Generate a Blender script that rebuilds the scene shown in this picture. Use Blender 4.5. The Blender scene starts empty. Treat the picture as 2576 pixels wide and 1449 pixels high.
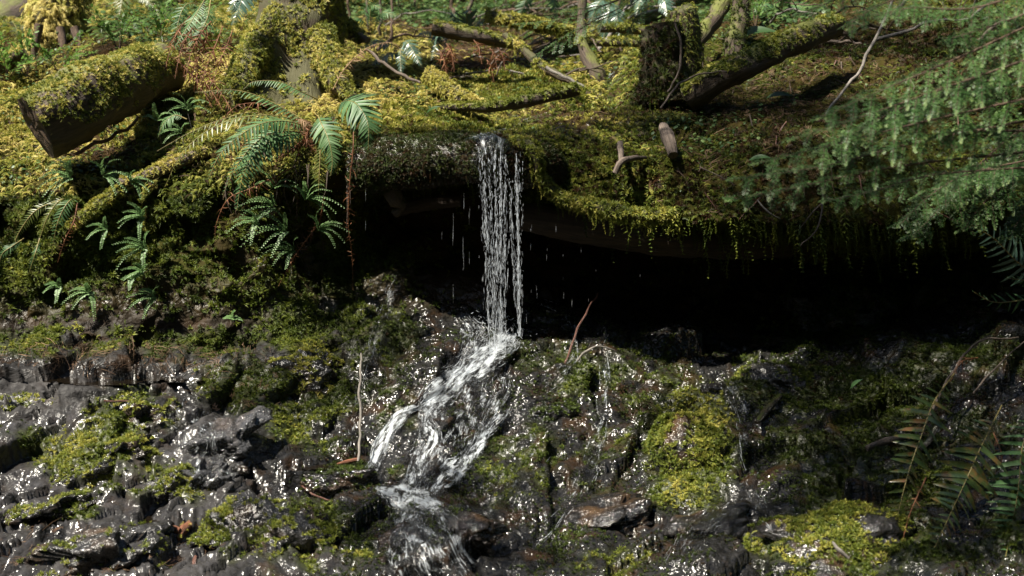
import bpy, math, random
import numpy as np
from mathutils import Vector, Matrix
from mathutils.bvhtree import BVHTree

random.seed(7)
RNG = np.random.default_rng(7)
SC = bpy.context.scene
COL = SC.collection

# ------------------------------------------------------------------ camera
EYE = np.array([0.0, -7.0, 2.2])
PITCH = math.radians(7.0)
HFOV = math.radians(40.0)
FOC = 1288.0 / math.tan(HFOV / 2)          # layout units: a 2576 x 1449 sheet
FWD = np.array([0, math.cos(PITCH), -math.sin(PITCH)])
UPV = np.array([0, math.sin(PITCH), math.cos(PITCH)])
cam_d = bpy.data.cameras.new("camera")
cam = bpy.data.objects.new("camera", cam_d)
COL.objects.link(cam)
cam.location = EYE
cam.rotation_euler = (math.pi / 2 - PITCH, 0, 0)
cam_d.angle = HFOV
cam_d.clip_end = 500
cam_d.dof.use_dof = True
cam_d.dof.focus_distance = 7.1
cam_d.dof.aperture_fstop = 2.2
SC.camera = cam

# ------------------------------------------------------------------ sky, sun, exposure
SUN_EL, SUN_AZ = math.radians(60), math.radians(-124)     # azimuth from +Y (away from the camera), negative to -X
wd = bpy.data.worlds.new("World")
SC.world = wd
wd.use_nodes = True
wn = wd.node_tree
sky = wn.nodes.new("ShaderNodeTexSky")
sky.sky_type = 'NISHITA'
sky.sun_disc = False
sky.sun_elevation = SUN_EL
sky.sun_rotation = SUN_AZ
wn.links.new(sky.outputs[0], wn.nodes["Background"].inputs[0])
wn.nodes["Background"].inputs[1].default_value = 0.05
sun_d = bpy.data.lights.new("sun", 'SUN')
sun_d.energy = 5.0
sun_d.angle = math.radians(0.55)
sun_d.color = (1.0, 0.93, 0.80)
sun = bpy.data.objects.new("sun", sun_d)
COL.objects.link(sun)
SUNV = np.array([math.cos(SUN_EL) * math.sin(SUN_AZ), math.cos(SUN_EL) * math.cos(SUN_AZ), math.sin(SUN_EL)])
sun.rotation_euler = Vector(SUNV).to_track_quat('Z', 'Y').to_euler()
sun.location = (-6, 10, 14)
SC.view_settings.view_transform = 'Standard'
SC.view_settings.look = 'None'
SC.view_settings.gamma = 1
SC.view_settings.use_curve_mapping = False
SC.view_settings.exposure = 1.52
SC.render.engine = 'CYCLES'
SC.cycles.use_denoising = True
SC.cycles.max_bounces = 6
SC.cycles.diffuse_bounces = 2
SC.cycles.glossy_bounces = 2
SC.cycles.transmission_bounces = 4
SC.cycles.transparent_max_bounces = 12
SC.cycles.caustics_reflective = False
SC.cycles.caustics_refractive = False
SC.cycles.sample_clamp_indirect = 4


# ------------------------------------------------------------------ layout helpers
def at(u, v, y):
    """world point seen at sheet place (u, v) whose depth coordinate is y"""
    u, v, y = np.broadcast_arrays(np.asarray(u, float), np.asarray(v, float), np.asarray(y, float))
    d = FWD + ((u - 1288) / FOC)[..., None] * np.array([1.0, 0, 0]) + ((724.5 - v) / FOC)[..., None] * UPV
    t = (y - EYE[1]) / d[..., 1]
    return EYE + d * t[..., None]


def proj(p):
    q = np.asarray(p, float) - EYE
    w = q @ FWD
    return 1288 + q[..., 0] / w * FOC, 724.5 - (q @ UPV) / w * FOC


def m_px(n, y):
    return n * (y - EYE[1]) / FOC


def nrm(a):
    a = np.asarray(a, float)
    return a / np.maximum(np.linalg.norm(a, axis=-1, keepdims=True), 1e-9)


# ------------------------------------------------------------------ numpy noise
def _hash(ix, iy, iz, seed):
    h = (ix.astype(np.int64) * 374761393 + iy.astype(np.int64) * 668265263 + iz.astype(np.int64) * 2147483647 + seed * 974711) & 0xFFFFFFFF
    h = ((h ^ (h >> 13)) * 1274126177) & 0xFFFFFFFF
    h = ((h ^ (h >> 16)) * 2246822519) & 0xFFFFFFFF
    return ((h ^ (h >> 15)) & 0xFFFFFF) / float(0x1000000)


def vnoise(p, scale, seed=0):
    q = np.asarray(p) * scale
    i = np.floor(q).astype(np.int64)
    f = q - i
    f = f * f * (3 - 2 * f)
    out = 0
    for dx in (0, 1):
        wx = f[..., 0] if dx else 1 - f[..., 0]
        for dy in (0, 1):
            wy = f[..., 1] if dy else 1 - f[..., 1]
            for dz in (0, 1):
                wz = f[..., 2] if dz else 1 - f[..., 2]
                out = out + wx * wy * wz * _hash(i[..., 0] + dx, i[..., 1] + dy, i[..., 2] + dz, seed)
    return out * 2 - 1


def fbm(p, scale, octv=4, seed=0, gain=.5):
    a, s, out = 1.0, scale, 0
    for k in range(octv):
        out = out + a * vnoise(p, s, seed + k * 17)
        a *= gain
        s *= 2.03
    return out


def facets(p, scale, seed=0, tilt=1.0):
    """broken-rock relief: every Voronoi cell is a randomly tilted plane"""
    q = np.asarray(p) * scale
    i = np.floor(q).astype(np.int64)
    best = np.full(q.shape[:-1], 1e9)
    res = np.zeros(q.shape[:-1])
    for dx in (-1, 0, 1):
        for dy in (-1, 0, 1):
            for dz in (-1, 0, 1):
                cx, cy, cz = i[..., 0] + dx, i[..., 1] + dy, i[..., 2] + dz
                fx = cx + _hash(cx, cy, cz, seed)
                fy = cy + _hash(cx, cy, cz, seed + 1)
                fz = cz + _hash(cx, cy, cz, seed + 2)
                ex, ey, ez = q[..., 0] - fx, q[..., 1] - fy, q[..., 2] - fz
                d = ex * ex + ey * ey + ez * ez
                g = ((_hash(cx, cy, cz, seed + 3) - .5) * ex + (_hash(cx, cy, cz, seed + 4) - .5) * ey
                     + (_hash(cx, cy, cz, seed + 5) - .5) * ez) * 2 * tilt + (_hash(cx, cy, cz, seed + 6) - .5) * 1.2
                m = d < best
                best = np.where(m, d, best)
                res = np.where(m, g, res)
    return res / scale


# ------------------------------------------------------------------ mesh helpers
def mk_mesh(name, v, quads=None, tris=None, attrs=None, smooth=True):
    v = np.asarray(v, np.float32)
    quads = np.zeros((0, 4), np.int32) if quads is None else np.asarray(quads, np.int32).reshape(-1, 4)
    tris = np.zeros((0, 3), np.int32) if tris is None else np.asarray(tris, np.int32).reshape(-1, 3)
    me = bpy.data.meshes.new(name)
    me.vertices.add(len(v))
    me.vertices.foreach_set("co", v.ravel())
    nl = quads.size + tris.size
    me.loops.add(nl)
    me.loops.foreach_set("vertex_index", np.concatenate([quads.ravel(), tris.ravel()]).astype(np.int32))
    npoly = len(quads) + len(tris)
    me.polygons.add(npoly)
    st = np.concatenate([np.arange(len(quads)) * 4, quads.size + np.arange(len(tris)) * 3]).astype(np.int32)
    me.polygons.foreach_set("loop_start", st)
    me.polygons.foreach_set("use_smooth", np.full(npoly, smooth))
    for k, a in (attrs or {}).items():
        a = np.asarray(a, np.float32)
        if a.ndim == 1:
            me.attributes.new(k, 'FLOAT', 'POINT').data.foreach_set("value", a)
        else:
            me.attributes.new(k, 'FLOAT_VECTOR', 'POINT').data.foreach_set("vector", a.ravel())
    me.update(calc_edges=True)
    return me


def link(name, me, mat=None, parent=None, **props):
    o = bpy.data.objects.new(name, me)
    COL.objects.link(o)
    if mat is not None and me is not None:
        if len(me.materials) == 0:
            me.materials.append(mat)
    if parent is not None:
        o.parent = parent
        o.matrix_parent_inverse = world_of(parent).inverted()
    for k, val in props.items():
        if val is not None:
            o[k] = val
    return o


def world_of(o):
    m = Matrix.LocRotScale(o.location, o.rotation_euler, o.scale)
    if o.parent is not None:
        m = world_of(o.parent) @ o.matrix_parent_inverse @ m
    return m


def thing(name, label, cat, loc, group=None):
    o = link(name, None, label=label, category=cat, group=group)
    o.location = tuple(loc)
    o.empty_display_size = .05
    return o


class G:
    """collects geometry for ONE mesh"""

    def __init__(s):
        s.v, s.q, s.t, s.uv, s.n = [], [], [], [], 0

    def add(s, v, quads=None, tris=None, uv=None):
        v = np.asarray(v, float).reshape(-1, 3)
        if quads is not None and len(quads):
            s.q.append(np.asarray(quads, int).reshape(-1, 4) + s.n)
        if tris is not None and len(tris):
            s.t.append(np.asarray(tris, int).reshape(-1, 3) + s.n)
        s.v.append(v)
        s.uv.append(np.zeros((len(v), 3)) if uv is None else np.asarray(uv, float))
        s.n += len(v)
        return s

    def tube(s, path, rad, n=8, amp=0.0, fr=6.0, seed=0, caps=True, flat=1.0, crease=None):
        path = np.asarray(path, float)
        rad = np.broadcast_to(np.asarray(rad, float), (len(path),))
        T = nrm(np.gradient(path, axis=0))
        a = np.array([0, 0, 1.0]) if abs(T[0][2]) < .9 else np.array([0, 1.0, 0])
        A = nrm(np.cross(T[0], a))
        ring, uvs = [], []
        L = np.concatenate([[0], np.cumsum(np.linalg.norm(np.diff(path, axis=0), axis=1))])
        for k in range(len(path)):
            A = nrm(A - T[k] * (A @ T[k]))
            B = np.cross(T[k], A)
            th = np.arange(n) * 2 * math.pi / n
            off = np.cos(th)[:, None] * A + np.sin(th)[:, None] * B * flat
            r = rad[k]
            ring.append((path[k] + off * r, off))
            uvs.append(np.stack([th / 6.2832 * rad.max() * 6.28, np.full(n, L[k]), np.full(n, r)], 1))
        V = np.concatenate([r[0] for r in ring])
        O = np.concatenate([r[1] for r in ring])
        if amp:
            V = V + O * (fbm(V, fr, 4, seed) * amp)[:, None]
            if crease is not None:
                V = V + O * crease(np.concatenate(uvs), V)[:, None]
        m = len(path)
        i = np.arange(m - 1)[:, None] * n + np.arange(n)[None]
        j = np.arange(m - 1)[:, None] * n + (np.arange(n)[None] + 1) % n
        q = np.stack([i, j, j + n, i + n], -1).reshape(-1, 4)
        s.add(V, q, None, np.concatenate(uvs))
        if caps:
            for end in (0, m - 1):
                ids = np.arange(n) + end * n
                c = V[ids].mean(0)
                loop = np.concatenate([V[ids], c[None]])
                tr = np.stack([np.arange(n), (np.arange(n) + 1) % n, np.full(n, n)], 1)
                if end == 0:
                    tr = tr[:, ::-1]
                s.add(loop, None, tr, np.concatenate([np.concatenate(uvs)[ids], [[0, L[end], 0]]]))
        return V.reshape(m, n, 3)

    def mesh(s, name, smooth=True, attrs=None):
        q = np.concatenate(s.q) if s.q else None
        t = np.concatenate(s.t) if s.t else None
        at_ = {"uvw": np.concatenate(s.uv)}
        at_.update(attrs or {})
        return mk_mesh(name, np.concatenate(s.v), q, t, at_, smooth)

    def build(s, name, mat, parent=None, smooth=True, attrs=None, **props):
        return link(name, s.mesh(name, smooth, attrs), mat, parent, **props)


def spline(pts, n):
    """Catmull-Rom through pts, n samples"""
    p = np.asarray(pts, float)
    if len(p) == 2:
        return p[0] + (p[1] - p[0]) * np.linspace(0, 1, n)[:, None]
    pp = np.concatenate([[2 * p[0] - p[1]], p, [2 * p[-1] - p[-2]]])
    t = np.linspace(0, len(p) - 1 - 1e-6, n)
    i = t.astype(int)
    f = (t - i)[:, None]
    a, b, c, d = pp[i], pp[i + 1], pp[i + 2], pp[i + 3]
    return .5 * ((2 * b) + (c - a) * f + (2 * a - 5 * b + 4 * c - d) * f ** 2 + (3 * b - a - 3 * c + d) * f ** 3)


def path3(lst, n):
    """lst of (u, v, y) -> smooth world path"""
    l = np.asarray(lst, float)
    return spline(at(l[:, 0], l[:, 1], l[:, 2]), n)


def sample(v, quads, dens, weight=None):
    """random points on quads: positions, normals"""
    v = np.asarray(v)
    a, b, c, d = (v[quads[:, k]] for k in range(4))
    nn = np.cross(c - a, d - b)
    ar = np.linalg.norm(nn, axis=1) * .5
    w = ar * dens
    if weight is not None:
        w = w * weight
    cnt = RNG.poisson(w)
    idx = np.repeat(np.arange(len(quads)), cnt)
    s, t = RNG.random(len(idx))[:, None], RNG.random(len(idx))[:, None]
    p = a[idx] * (1 - s) * (1 - t) + b[idx] * s * (1 - t) + c[idx] * s * t + d[idx] * (1 - s) * t
    return p, nrm(nn[idx]), idx
# ------------------------------------------------------------------ materials
class M:
    def __init__(s, name):
        s.m = bpy.data.materials.new(name)
        s.m.use_nodes = True
        s.nt = s.m.node_tree
        s.bs = s.nt.nodes["Principled BSDF"]
        s.out = s.nt.nodes["Material Output"]

    def n(s, typ, **kw):
        x = s.nt.nodes.new("ShaderNode" + typ)
        for k, v in kw.items():
            setattr(x, k, v)
        return x

    def l(s, a, b):
        s.nt.links.new(a, b)

    def attr(s, name, inst=False):
        a = s.n("Attribute", attribute_name=name)
        if inst:
            a.attribute_type = 'INSTANCER'
        return a

    def noise(s, scale, detail=4, vec=None, rough=.6, dist=0.0):
        x = s.n("TexNoise")
        x.inputs["Scale"].default_value = scale
        x.inputs["Detail"].default_value = detail
        x.inputs["Roughness"].default_value = rough
        x.inputs["Distortion"].default_value = dist
        s.l(vec if vec is not None else s.pos(), x.inputs["Vector"])
        return x.outputs[0]

    def pos(s):
        if not hasattr(s, "_p"):
            s._p = s.n("NewGeometry").outputs["Position"]
        return s._p

    def scaled(s, vec, xyz):
        x = s.n("Mapping")
        x.inputs["Scale"].default_value = xyz
        s.l(vec, x.inputs["Vector"])
        return x.outputs[0]

    def ramp(s, fac, stops):
        x = s.n("ValToRGB")
        e = x.color_ramp.elements
        while len(e) < len(stops):
            e.new(.5)
        for i, (p, c) in enumerate(stops):
            e[i].position = p
            e[i].color = (c, c, c, 1) if not isinstance(c, tuple) else (*c, 1)
        s.l(fac, x.inputs[0])
        return x.outputs[0]

    def mix(s, fac, a, b):
        x = s.n("Mix", data_type='RGBA')
        for sock, val in ((x.inputs[0], fac), (x.inputs[6], a), (x.inputs[7], b)):
            if hasattr(val, "links"):
                s.l(val, sock)
            else:
                sock.default_value = (*val, 1) if isinstance(val, tuple) else val
        return x.outputs[2]

    def math(s, op, a, b=0.0, clamp=False):
        x = s.n("Math", operation=op, use_clamp=clamp)
        for sock, val in ((x.inputs[0], a), (x.inputs[1], b)):
            if hasattr(val, "links"):
                s.l(val, sock)
            else:
                sock.default_value = val
        return x.outputs[0]

    def set(s, sock, val):
        i = s.bs.inputs[sock]
        if hasattr(val, "links"):
            s.l(val, i)
        else:
            i.default_value = (*val, 1) if isinstance(val, tuple) else val
        return s

    def bump(s, h, strength=.5, dist=.01):
        b = s.n("Bump")
        b.inputs["Strength"].default_value = strength
        b.inputs["Distance"].default_value = dist
        s.l(h, b.inputs["Height"])
        s.l(b.outputs[0], s.bs.inputs["Normal"])
        return s

    def translucent(s, col, fac):
        t = s.n("BsdfTranslucent")
        if hasattr(col, "links"):
            s.l(col, t.inputs[0])
        else:
            t.inputs[0].default_value = (*col, 1)
        mx = s.n("MixShader")
        mx.inputs[0].default_value = fac
        s.l(s.bs.outputs[0], mx.inputs[1])
        s.l(t.outputs[0], mx.inputs[2])
        s.l(mx.outputs[0], s.out.inputs[0])
        return s


MOSS_STOPS = [(0.0, (.055, .026, .010)), (.2, (.020, .030, .006)), (.42, (.058, .086, .009)),
              (.65, (.150, .175, .023)), (.85, (.35, .325, .062)), (1.0, (.52, .43, .14))]


def mat_moss():
    m = M("moss_sprig")
    t = m.attr("tint", True).outputs["Fac"]
    t2 = m.math('ADD', t, m.math('MULTIPLY', m.math('SUBTRACT', m.noise(9, 2), .5), .35))
    c = m.ramp(t2, MOSS_STOPS)
    m.set("Base Color", c).set("Roughness", .55).set("Specular IOR Level", .3)
    m.translucent(c, .3)
    return m.m


def leaf_mat(name, stops, rough=.4, trans=.3, nscale=25, spec=.5, inst=False):
    m = M(name)
    f = m.noise(nscale, 3)
    if inst:
        f = m.math('ADD', m.math('MULTIPLY', f, .5), m.math('MULTIPLY', m.attr("tint", True).outputs["Fac"], .5))
    c = m.ramp(f, stops)
    m.set("Base Color", c).set("Roughness", rough).set("Specular IOR Level", spec)
    if trans:
        m.translucent(c, trans)
    return m.m


def mat_ground():
    m = M("ground_rock_soil")
    moss, wet, soil = (m.attr(k).outputs["Fac"] for k in ("moss", "wet", "soil"))
    big = m.noise(3.0, 5)
    fine = m.noise(45, 6, rough=.7)
    rock = m.mix(m.ramp(fine, [(.35, 0.0), (.7, 1.0)]), (.004, .004, .0044), (.026, .025, .024))
    rock = m.mix(m.ramp(m.noise(6.5, 4), [(.52, 0.0), (.66, .8)]), rock, (.030, .016, .007))
    rock = m.mix(m.ramp(big, [(.55, 0.0), (.8, .6)]), rock, (.005, .005, .0045))
    rock = m.mix(m.attr('pale').outputs['Fac'], rock, m.mix(fine, (.010, .0095, .010), (.070, .067, .067)))
    dirt = m.mix(fine, (.009, .005, .0025), (.050, .026, .010))
    mos = m.mix(m.noise(30, 4), (.012, .018, .003), (.050, .058, .009))
    c = m.mix(soil, rock, dirt)
    c = m.mix(m.math('MULTIPLY', moss, .9, True), c, mos)
    m.set("Base Color", c)
    dry = m.math('SUBTRACT', 1.0, wet)
    r = m.math('ADD', m.math('MULTIPLY', dry, .55), m.ramp(m.noise(14, 3), [(.3, .08), (.7, .22)]))
    r = m.math('ADD', r, m.math('MULTIPLY', moss, .35), True)
    m.set("Roughness", r).set("Specular IOR Level", m.math("ADD", m.math("MULTIPLY", wet, .26), .05))
    rip = m.noise(24, 1.5, dist=2.2)
    h = m.math('ADD', m.math('MULTIPLY', rip, .9), m.math('MULTIPLY', m.noise(13, 2, dist=.8), 1.5))
    h = m.math('MULTIPLY', h, m.math('SUBTRACT', 1.0, m.math('MULTIPLY', m.attr('pale').outputs['Fac'], .55)))
    m.bump(h, 1.0, .009)
    return m.m


def mat_boulder(name, dark, light, rough0=.12, rough1=.45, ochre=.5, bscale=34):
    m = M(name)
    f = m.noise(40, 6, rough=.7)
    st = m.noise(22, 5, m.scaled(m.pos(), (1, 1, 4)))
    c = m.mix(m.ramp(f, [(.3, 0.0), (.72, 1.0)]), dark, light)
    c = m.mix(m.ramp(st, [(.45, 0.0), (.7, .4)]), c, tuple(x * .4 for x in dark))
    c = m.mix(m.ramp(m.noise(5, 4), [(.5, 0.0), (.68, ochre)]), c, (.10, .055, .022))
    m.set("Base Color", c)
    m.set("Roughness", m.ramp(m.noise(9, 4), [(.3, rough0), (.7, rough1)])).set("Specular IOR Level", .6)
    h = m.math('ADD', m.math('MULTIPLY', m.noise(bscale, 2, dist=1.2), .9), m.math('MULTIPLY', st, .35))
    m.bump(h, 1.0, .016)
    return m.m


def mat_bark(name, a, b, moss=0.0, mosscol=(.09, .10, .015), scale=(60, 9, 1), rough=.8, wet=False):
    m = M(name)
    uv = m.attr("uvw").outputs["Vector"]
    g = m.noise(1.0, 6, m.scaled(uv, scale), .65, .4)
    c = m.mix(m.ramp(g, [(.3, 0.0), (.7, 1.0)]), a, b)
    c = m.mix(m.ramp(m.noise(14, 4), [(.5, 0.0), (.7, .5)]), c, tuple(x * .5 for x in a))
    if moss:
        nz = m.n("SeparateXYZ")
        m.l(m.n("NewGeometry").outputs["Normal"], nz.inputs[0])
        f = m.math('ADD', m.math('MULTIPLY', nz.outputs[2], .35), m.noise(7, 4))
        c = m.mix(m.ramp(f, [(.72 - .4 * moss, 0.0), (.9 - .4 * moss, 1.0)]), c, mosscol)
    m.set("Base Color", c).set("Roughness", .22 if wet else rough)
    m.bump(g, .9, .012)
    return m.m


def mat_wood(name, a, b, scale=(14, 14, 14)):
    m = M(name)
    uv = m.attr("uvw").outputs["Vector"]
    g = m.noise(1.0, 5, m.scaled(uv, scale), .6, .6)
    w = m.n('TexWave', wave_type='RINGS', rings_direction='SPHERICAL')
    w.inputs['Scale'].default_value = 9
    w.inputs['Distortion'].default_value = 2.5
    m.l(uv, w.inputs['Vector'])
    g = m.math('ADD', m.math('MULTIPLY', g, .75), m.math('MULTIPLY', w.outputs[1], .25))
    m.set("Base Color", m.mix(m.ramp(g, [(.3, 0.0), (.7, 1.0)]), a, b)).set("Roughness", .75)
    m.bump(g, .6, .01)
    return m.m


def mat_water(name, thr0, thr1, amax, scale=(90, 9, 1), rough=.2):
    """running water: clear film broken by white aerated streaks along the flow (uvw: across, along, edge)"""
    m = M(name)
    uv = m.attr("uvw").outputs["Vector"]
    sx = m.n("SeparateXYZ")
    m.l(uv, sx.inputs[0])
    s = m.noise(1.0, 5, m.scaled(uv, scale), .65, 1.1)
    ragged = m.math('SUBTRACT', s, m.math('MULTIPLY', m.math('SUBTRACT', 1.0, sx.outputs[2]), .38))
    ragged = m.math('ADD', ragged, m.math('MULTIPLY', m.math('SUBTRACT', m.noise(1.0, 3, m.scaled(uv, (24, 9, 1))), .5), .85))
    dens = m.ramp(ragged, [(thr0, 0.0), (thr1, amax)])
    m.set("Base Color", (.80, .86, .92)).set("Roughness", .35).set("Specular IOR Level", .6)
    tl = m.n("BsdfTranslucent")
    tl.inputs[0].default_value = (.75, .82, .88, 1)
    fo = m.n("MixShader")
    fo.inputs[0].default_value = .45
    m.l(m.bs.outputs[0], fo.inputs[1])
    m.l(tl.outputs[0], fo.inputs[2])
    gl = m.n("BsdfGlossy")
    gl.inputs["Roughness"].default_value = .08
    tr = m.n("BsdfTransparent")
    b = m.n("Bump")
    b.inputs["Strength"].default_value = .8
    b.inputs["Distance"].default_value = .02
    m.l(s, b.inputs["Height"])
    m.l(b.outputs[0], gl.inputs["Normal"])
    fr = m.n("Fresnel")
    fr.inputs[0].default_value = 1.33
    m.l(b.outputs[0], fr.inputs["Normal"])
    film = m.n("MixShader")
    m.l(m.math('MULTIPLY', fr.outputs[0], m.math('MULTIPLY', sx.outputs[2], 1.5, True)), film.inputs[0])
    m.l(tr.outputs[0], film.inputs[1])
    m.l(gl.outputs[0], film.inputs[2])
    mx = m.n("MixShader")
    m.l(dens, mx.inputs[0])
    m.l(film.outputs[0], mx.inputs[1])
    m.l(fo.outputs[0], mx.inputs[2])
    m.l(mx.outputs[0], m.out.inputs[0])
    return m.m


def mat_strand():
    m = M("falling_water")
    m.set("Base Color", (.86, .90, .95)).set("Roughness", .12).set("IOR", 1.33).set("Specular IOR Level", .8)
    tl = m.n("BsdfTranslucent")
    tl.inputs[0].default_value = (.8, .86, .92, 1)
    a = m.n("MixShader")
    a.inputs[0].default_value = .5
    m.l(m.bs.outputs[0], a.inputs[1])
    m.l(tl.outputs[0], a.inputs[2])
    tr = m.n("BsdfTransparent")
    b = m.n("MixShader")
    m.l(m.ramp(m.noise(1.0, 3, m.scaled(m.pos(), (70, 70, 24))), [(.38, .06), (.70, .85)]), b.inputs[0])
    m.l(tr.outputs[0], b.inputs[1])
    m.l(a.outputs[0], b.inputs[2])
    m.l(b.outputs[0], m.out.inputs[0])
    return m.m


MT = dict(
    moss=mat_moss(),
    ground=mat_ground(),
    litter=leaf_mat("dead_litter", [(.3, (.022, .012, .007)), (.5, (.075, .040, .021)), (.75, (.19, .12, .07))], .7, .1, 15, .3, True),
    herb=leaf_mat("ground_herb", [(.3, (.03, .07, .018)), (.6, (.075, .13, .035)), (.8, (.13, .19, .06))], .45, .35, 12, .4, True),
    fern=leaf_mat("sword_fern_green", [(.3, (.034, .088, .034)), (.55, (.078, .155, .056)), (.8, (.140, .220, .095))], .46, .3, 9, .32),
    fernyel=leaf_mat("sword_fern_yellow", [(.3, (.055, .085, .020)), (.55, (.10, .13, .030)), (.8, (.17, .16, .05))], .38, .3, 9, .5),
    fernblue=leaf_mat("blue_green_fern", [(.3, (.040, .085, .060)), (.6, (.085, .150, .105)), (.8, (.15, .22, .16))], .3, .25, 9, .7),  # bluish green leaf colour, mostly for the background ferns
    ferndark=leaf_mat("dark_fern_green", [(.3, (.018, .042, .014)), (.5, (.042, .062, .018)), (.6, (.095, .065, .02)), (.72, (.11, .045, .018))], .25, .2, 16, .7),
    ferndead=leaf_mat("dead_fern_brown", [(.3, (.070, .026, .012)), (.55, (.190, .080, .036)), (.8, (.32, .17, .085))], .6, .25, 18, .35),
    fernpale=leaf_mat("dead_fern_pale", [(.3, (.18, .10, .055)), (.55, (.32, .21, .12)), (.8, (.45, .33, .21))], .6, .3, 18, .35),
    rachis=leaf_mat("fern_rachis", [(.3, (.10, .085, .025)), (.7, (.24, .19, .07))], .5, 0, 30, .4),
    maiden=leaf_mat("maidenhair_green", [(.3, (.085, .165, .055)), (.55, (.14, .24, .085)), (.8, (.20, .31, .13))], .45, .4, 12, .4),
    blackstem=leaf_mat("black_stem", [(.3, (.010, .008, .007)), (.7, (.03, .022, .016))], .35, 0, 30, .5),
    hemlock=leaf_mat("hemlock_needle", [(.3, (.024, .064, .016)), (.55, (.055, .120, .030)), (.8, (.115, .185, .055))], .45, .35, 7, .3),
    hemtip=leaf_mat("hemlock_new_growth", [(.3, (.10, .17, .05)), (.7, (.20, .27, .09))], .45, .35, 10, .4),
    shrub=leaf_mat("huckleberry_leaf", [(.3, (.06, .14, .025)), (.55, (.12, .22, .045)), (.8, (.20, .30, .08))], .45, .45, 8, .4),
    twig=mat_bark("twig_bark", (.035, .020, .012), (.16, .10, .065), 0, scale=(200, 30, 1)),
    greytwig=mat_bark("grey_twig_bark", (.09, .08, .07), (.30, .27, .235), 0, scale=(200, 30, 1)),
    redtwig=mat_bark("red_twig_bark", (.06, .022, .015), (.17, .075, .05), 0, scale=(200, 30, 1), rough=.4),
    bark=mat_bark("mossy_bark", (.018, .012, .008), (.095, .065, .042), .25),
    barkdark=mat_bark("dark_wet_bark", (.010, .008, .006), (.045, .035, .026), .2, (.02, .026, .006), wet=True),
    barkmoss=mat_bark("moss_coated_bark", (.022, .014, .008), (.085, .056, .028), .7, (.048, .045, .013)),
    brownlog=mat_bark("brown_bare_log", (.012, .007, .0045), (.058, .034, .019), 0, scale=(55, 4, 1)),
    deadwood=mat_bark("weathered_deadwood", (.040, .029, .022), (.165, .125, .098), 0, scale=(90, 8, 1)),
    redrot=mat_bark("red_rotten_wood", (.055, .018, .008), (.20, .070, .028), 0, scale=(80, 14, 1)),
    cut=mat_wood("old_cut_wood", (.018, .010, .006), (.105, .062, .030)),
    cutlight=mat_wood("weathered_cut_wood", (.085, .055, .035), (.34, .26, .18)),
    rock=mat_boulder("wet_grey_rock", (.007, .007, .0075), (.048, .046, .045), .12, .32),
    rockdark=mat_boulder("wet_dark_rock", (.004, .004, .004), (.022, .020, .019), .05, .2),
    rockpale=mat_boulder("pale_slate", (.025, .025, .026), (.125, .123, .125), .12, .45),
    rocksheen=mat_boulder("running_wet_slate", (.016, .016, .018), (.085, .085, .088), .03, .11, .25, 46),
    fall=mat_strand(),
    foam=mat_water("white_cascade", .38, .65, .96, (80, 18, 1)),
    film=mat_water("clear_running_film", .45, .72, .75, (70, 15, 1)),
    lip=mat_water("lip_sheet_water", .48, .78, .5, (75, 12, 1)),
    pool=mat_water("pool_foam", .30, .62, .9, (26, 26, 1)),
)
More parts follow.
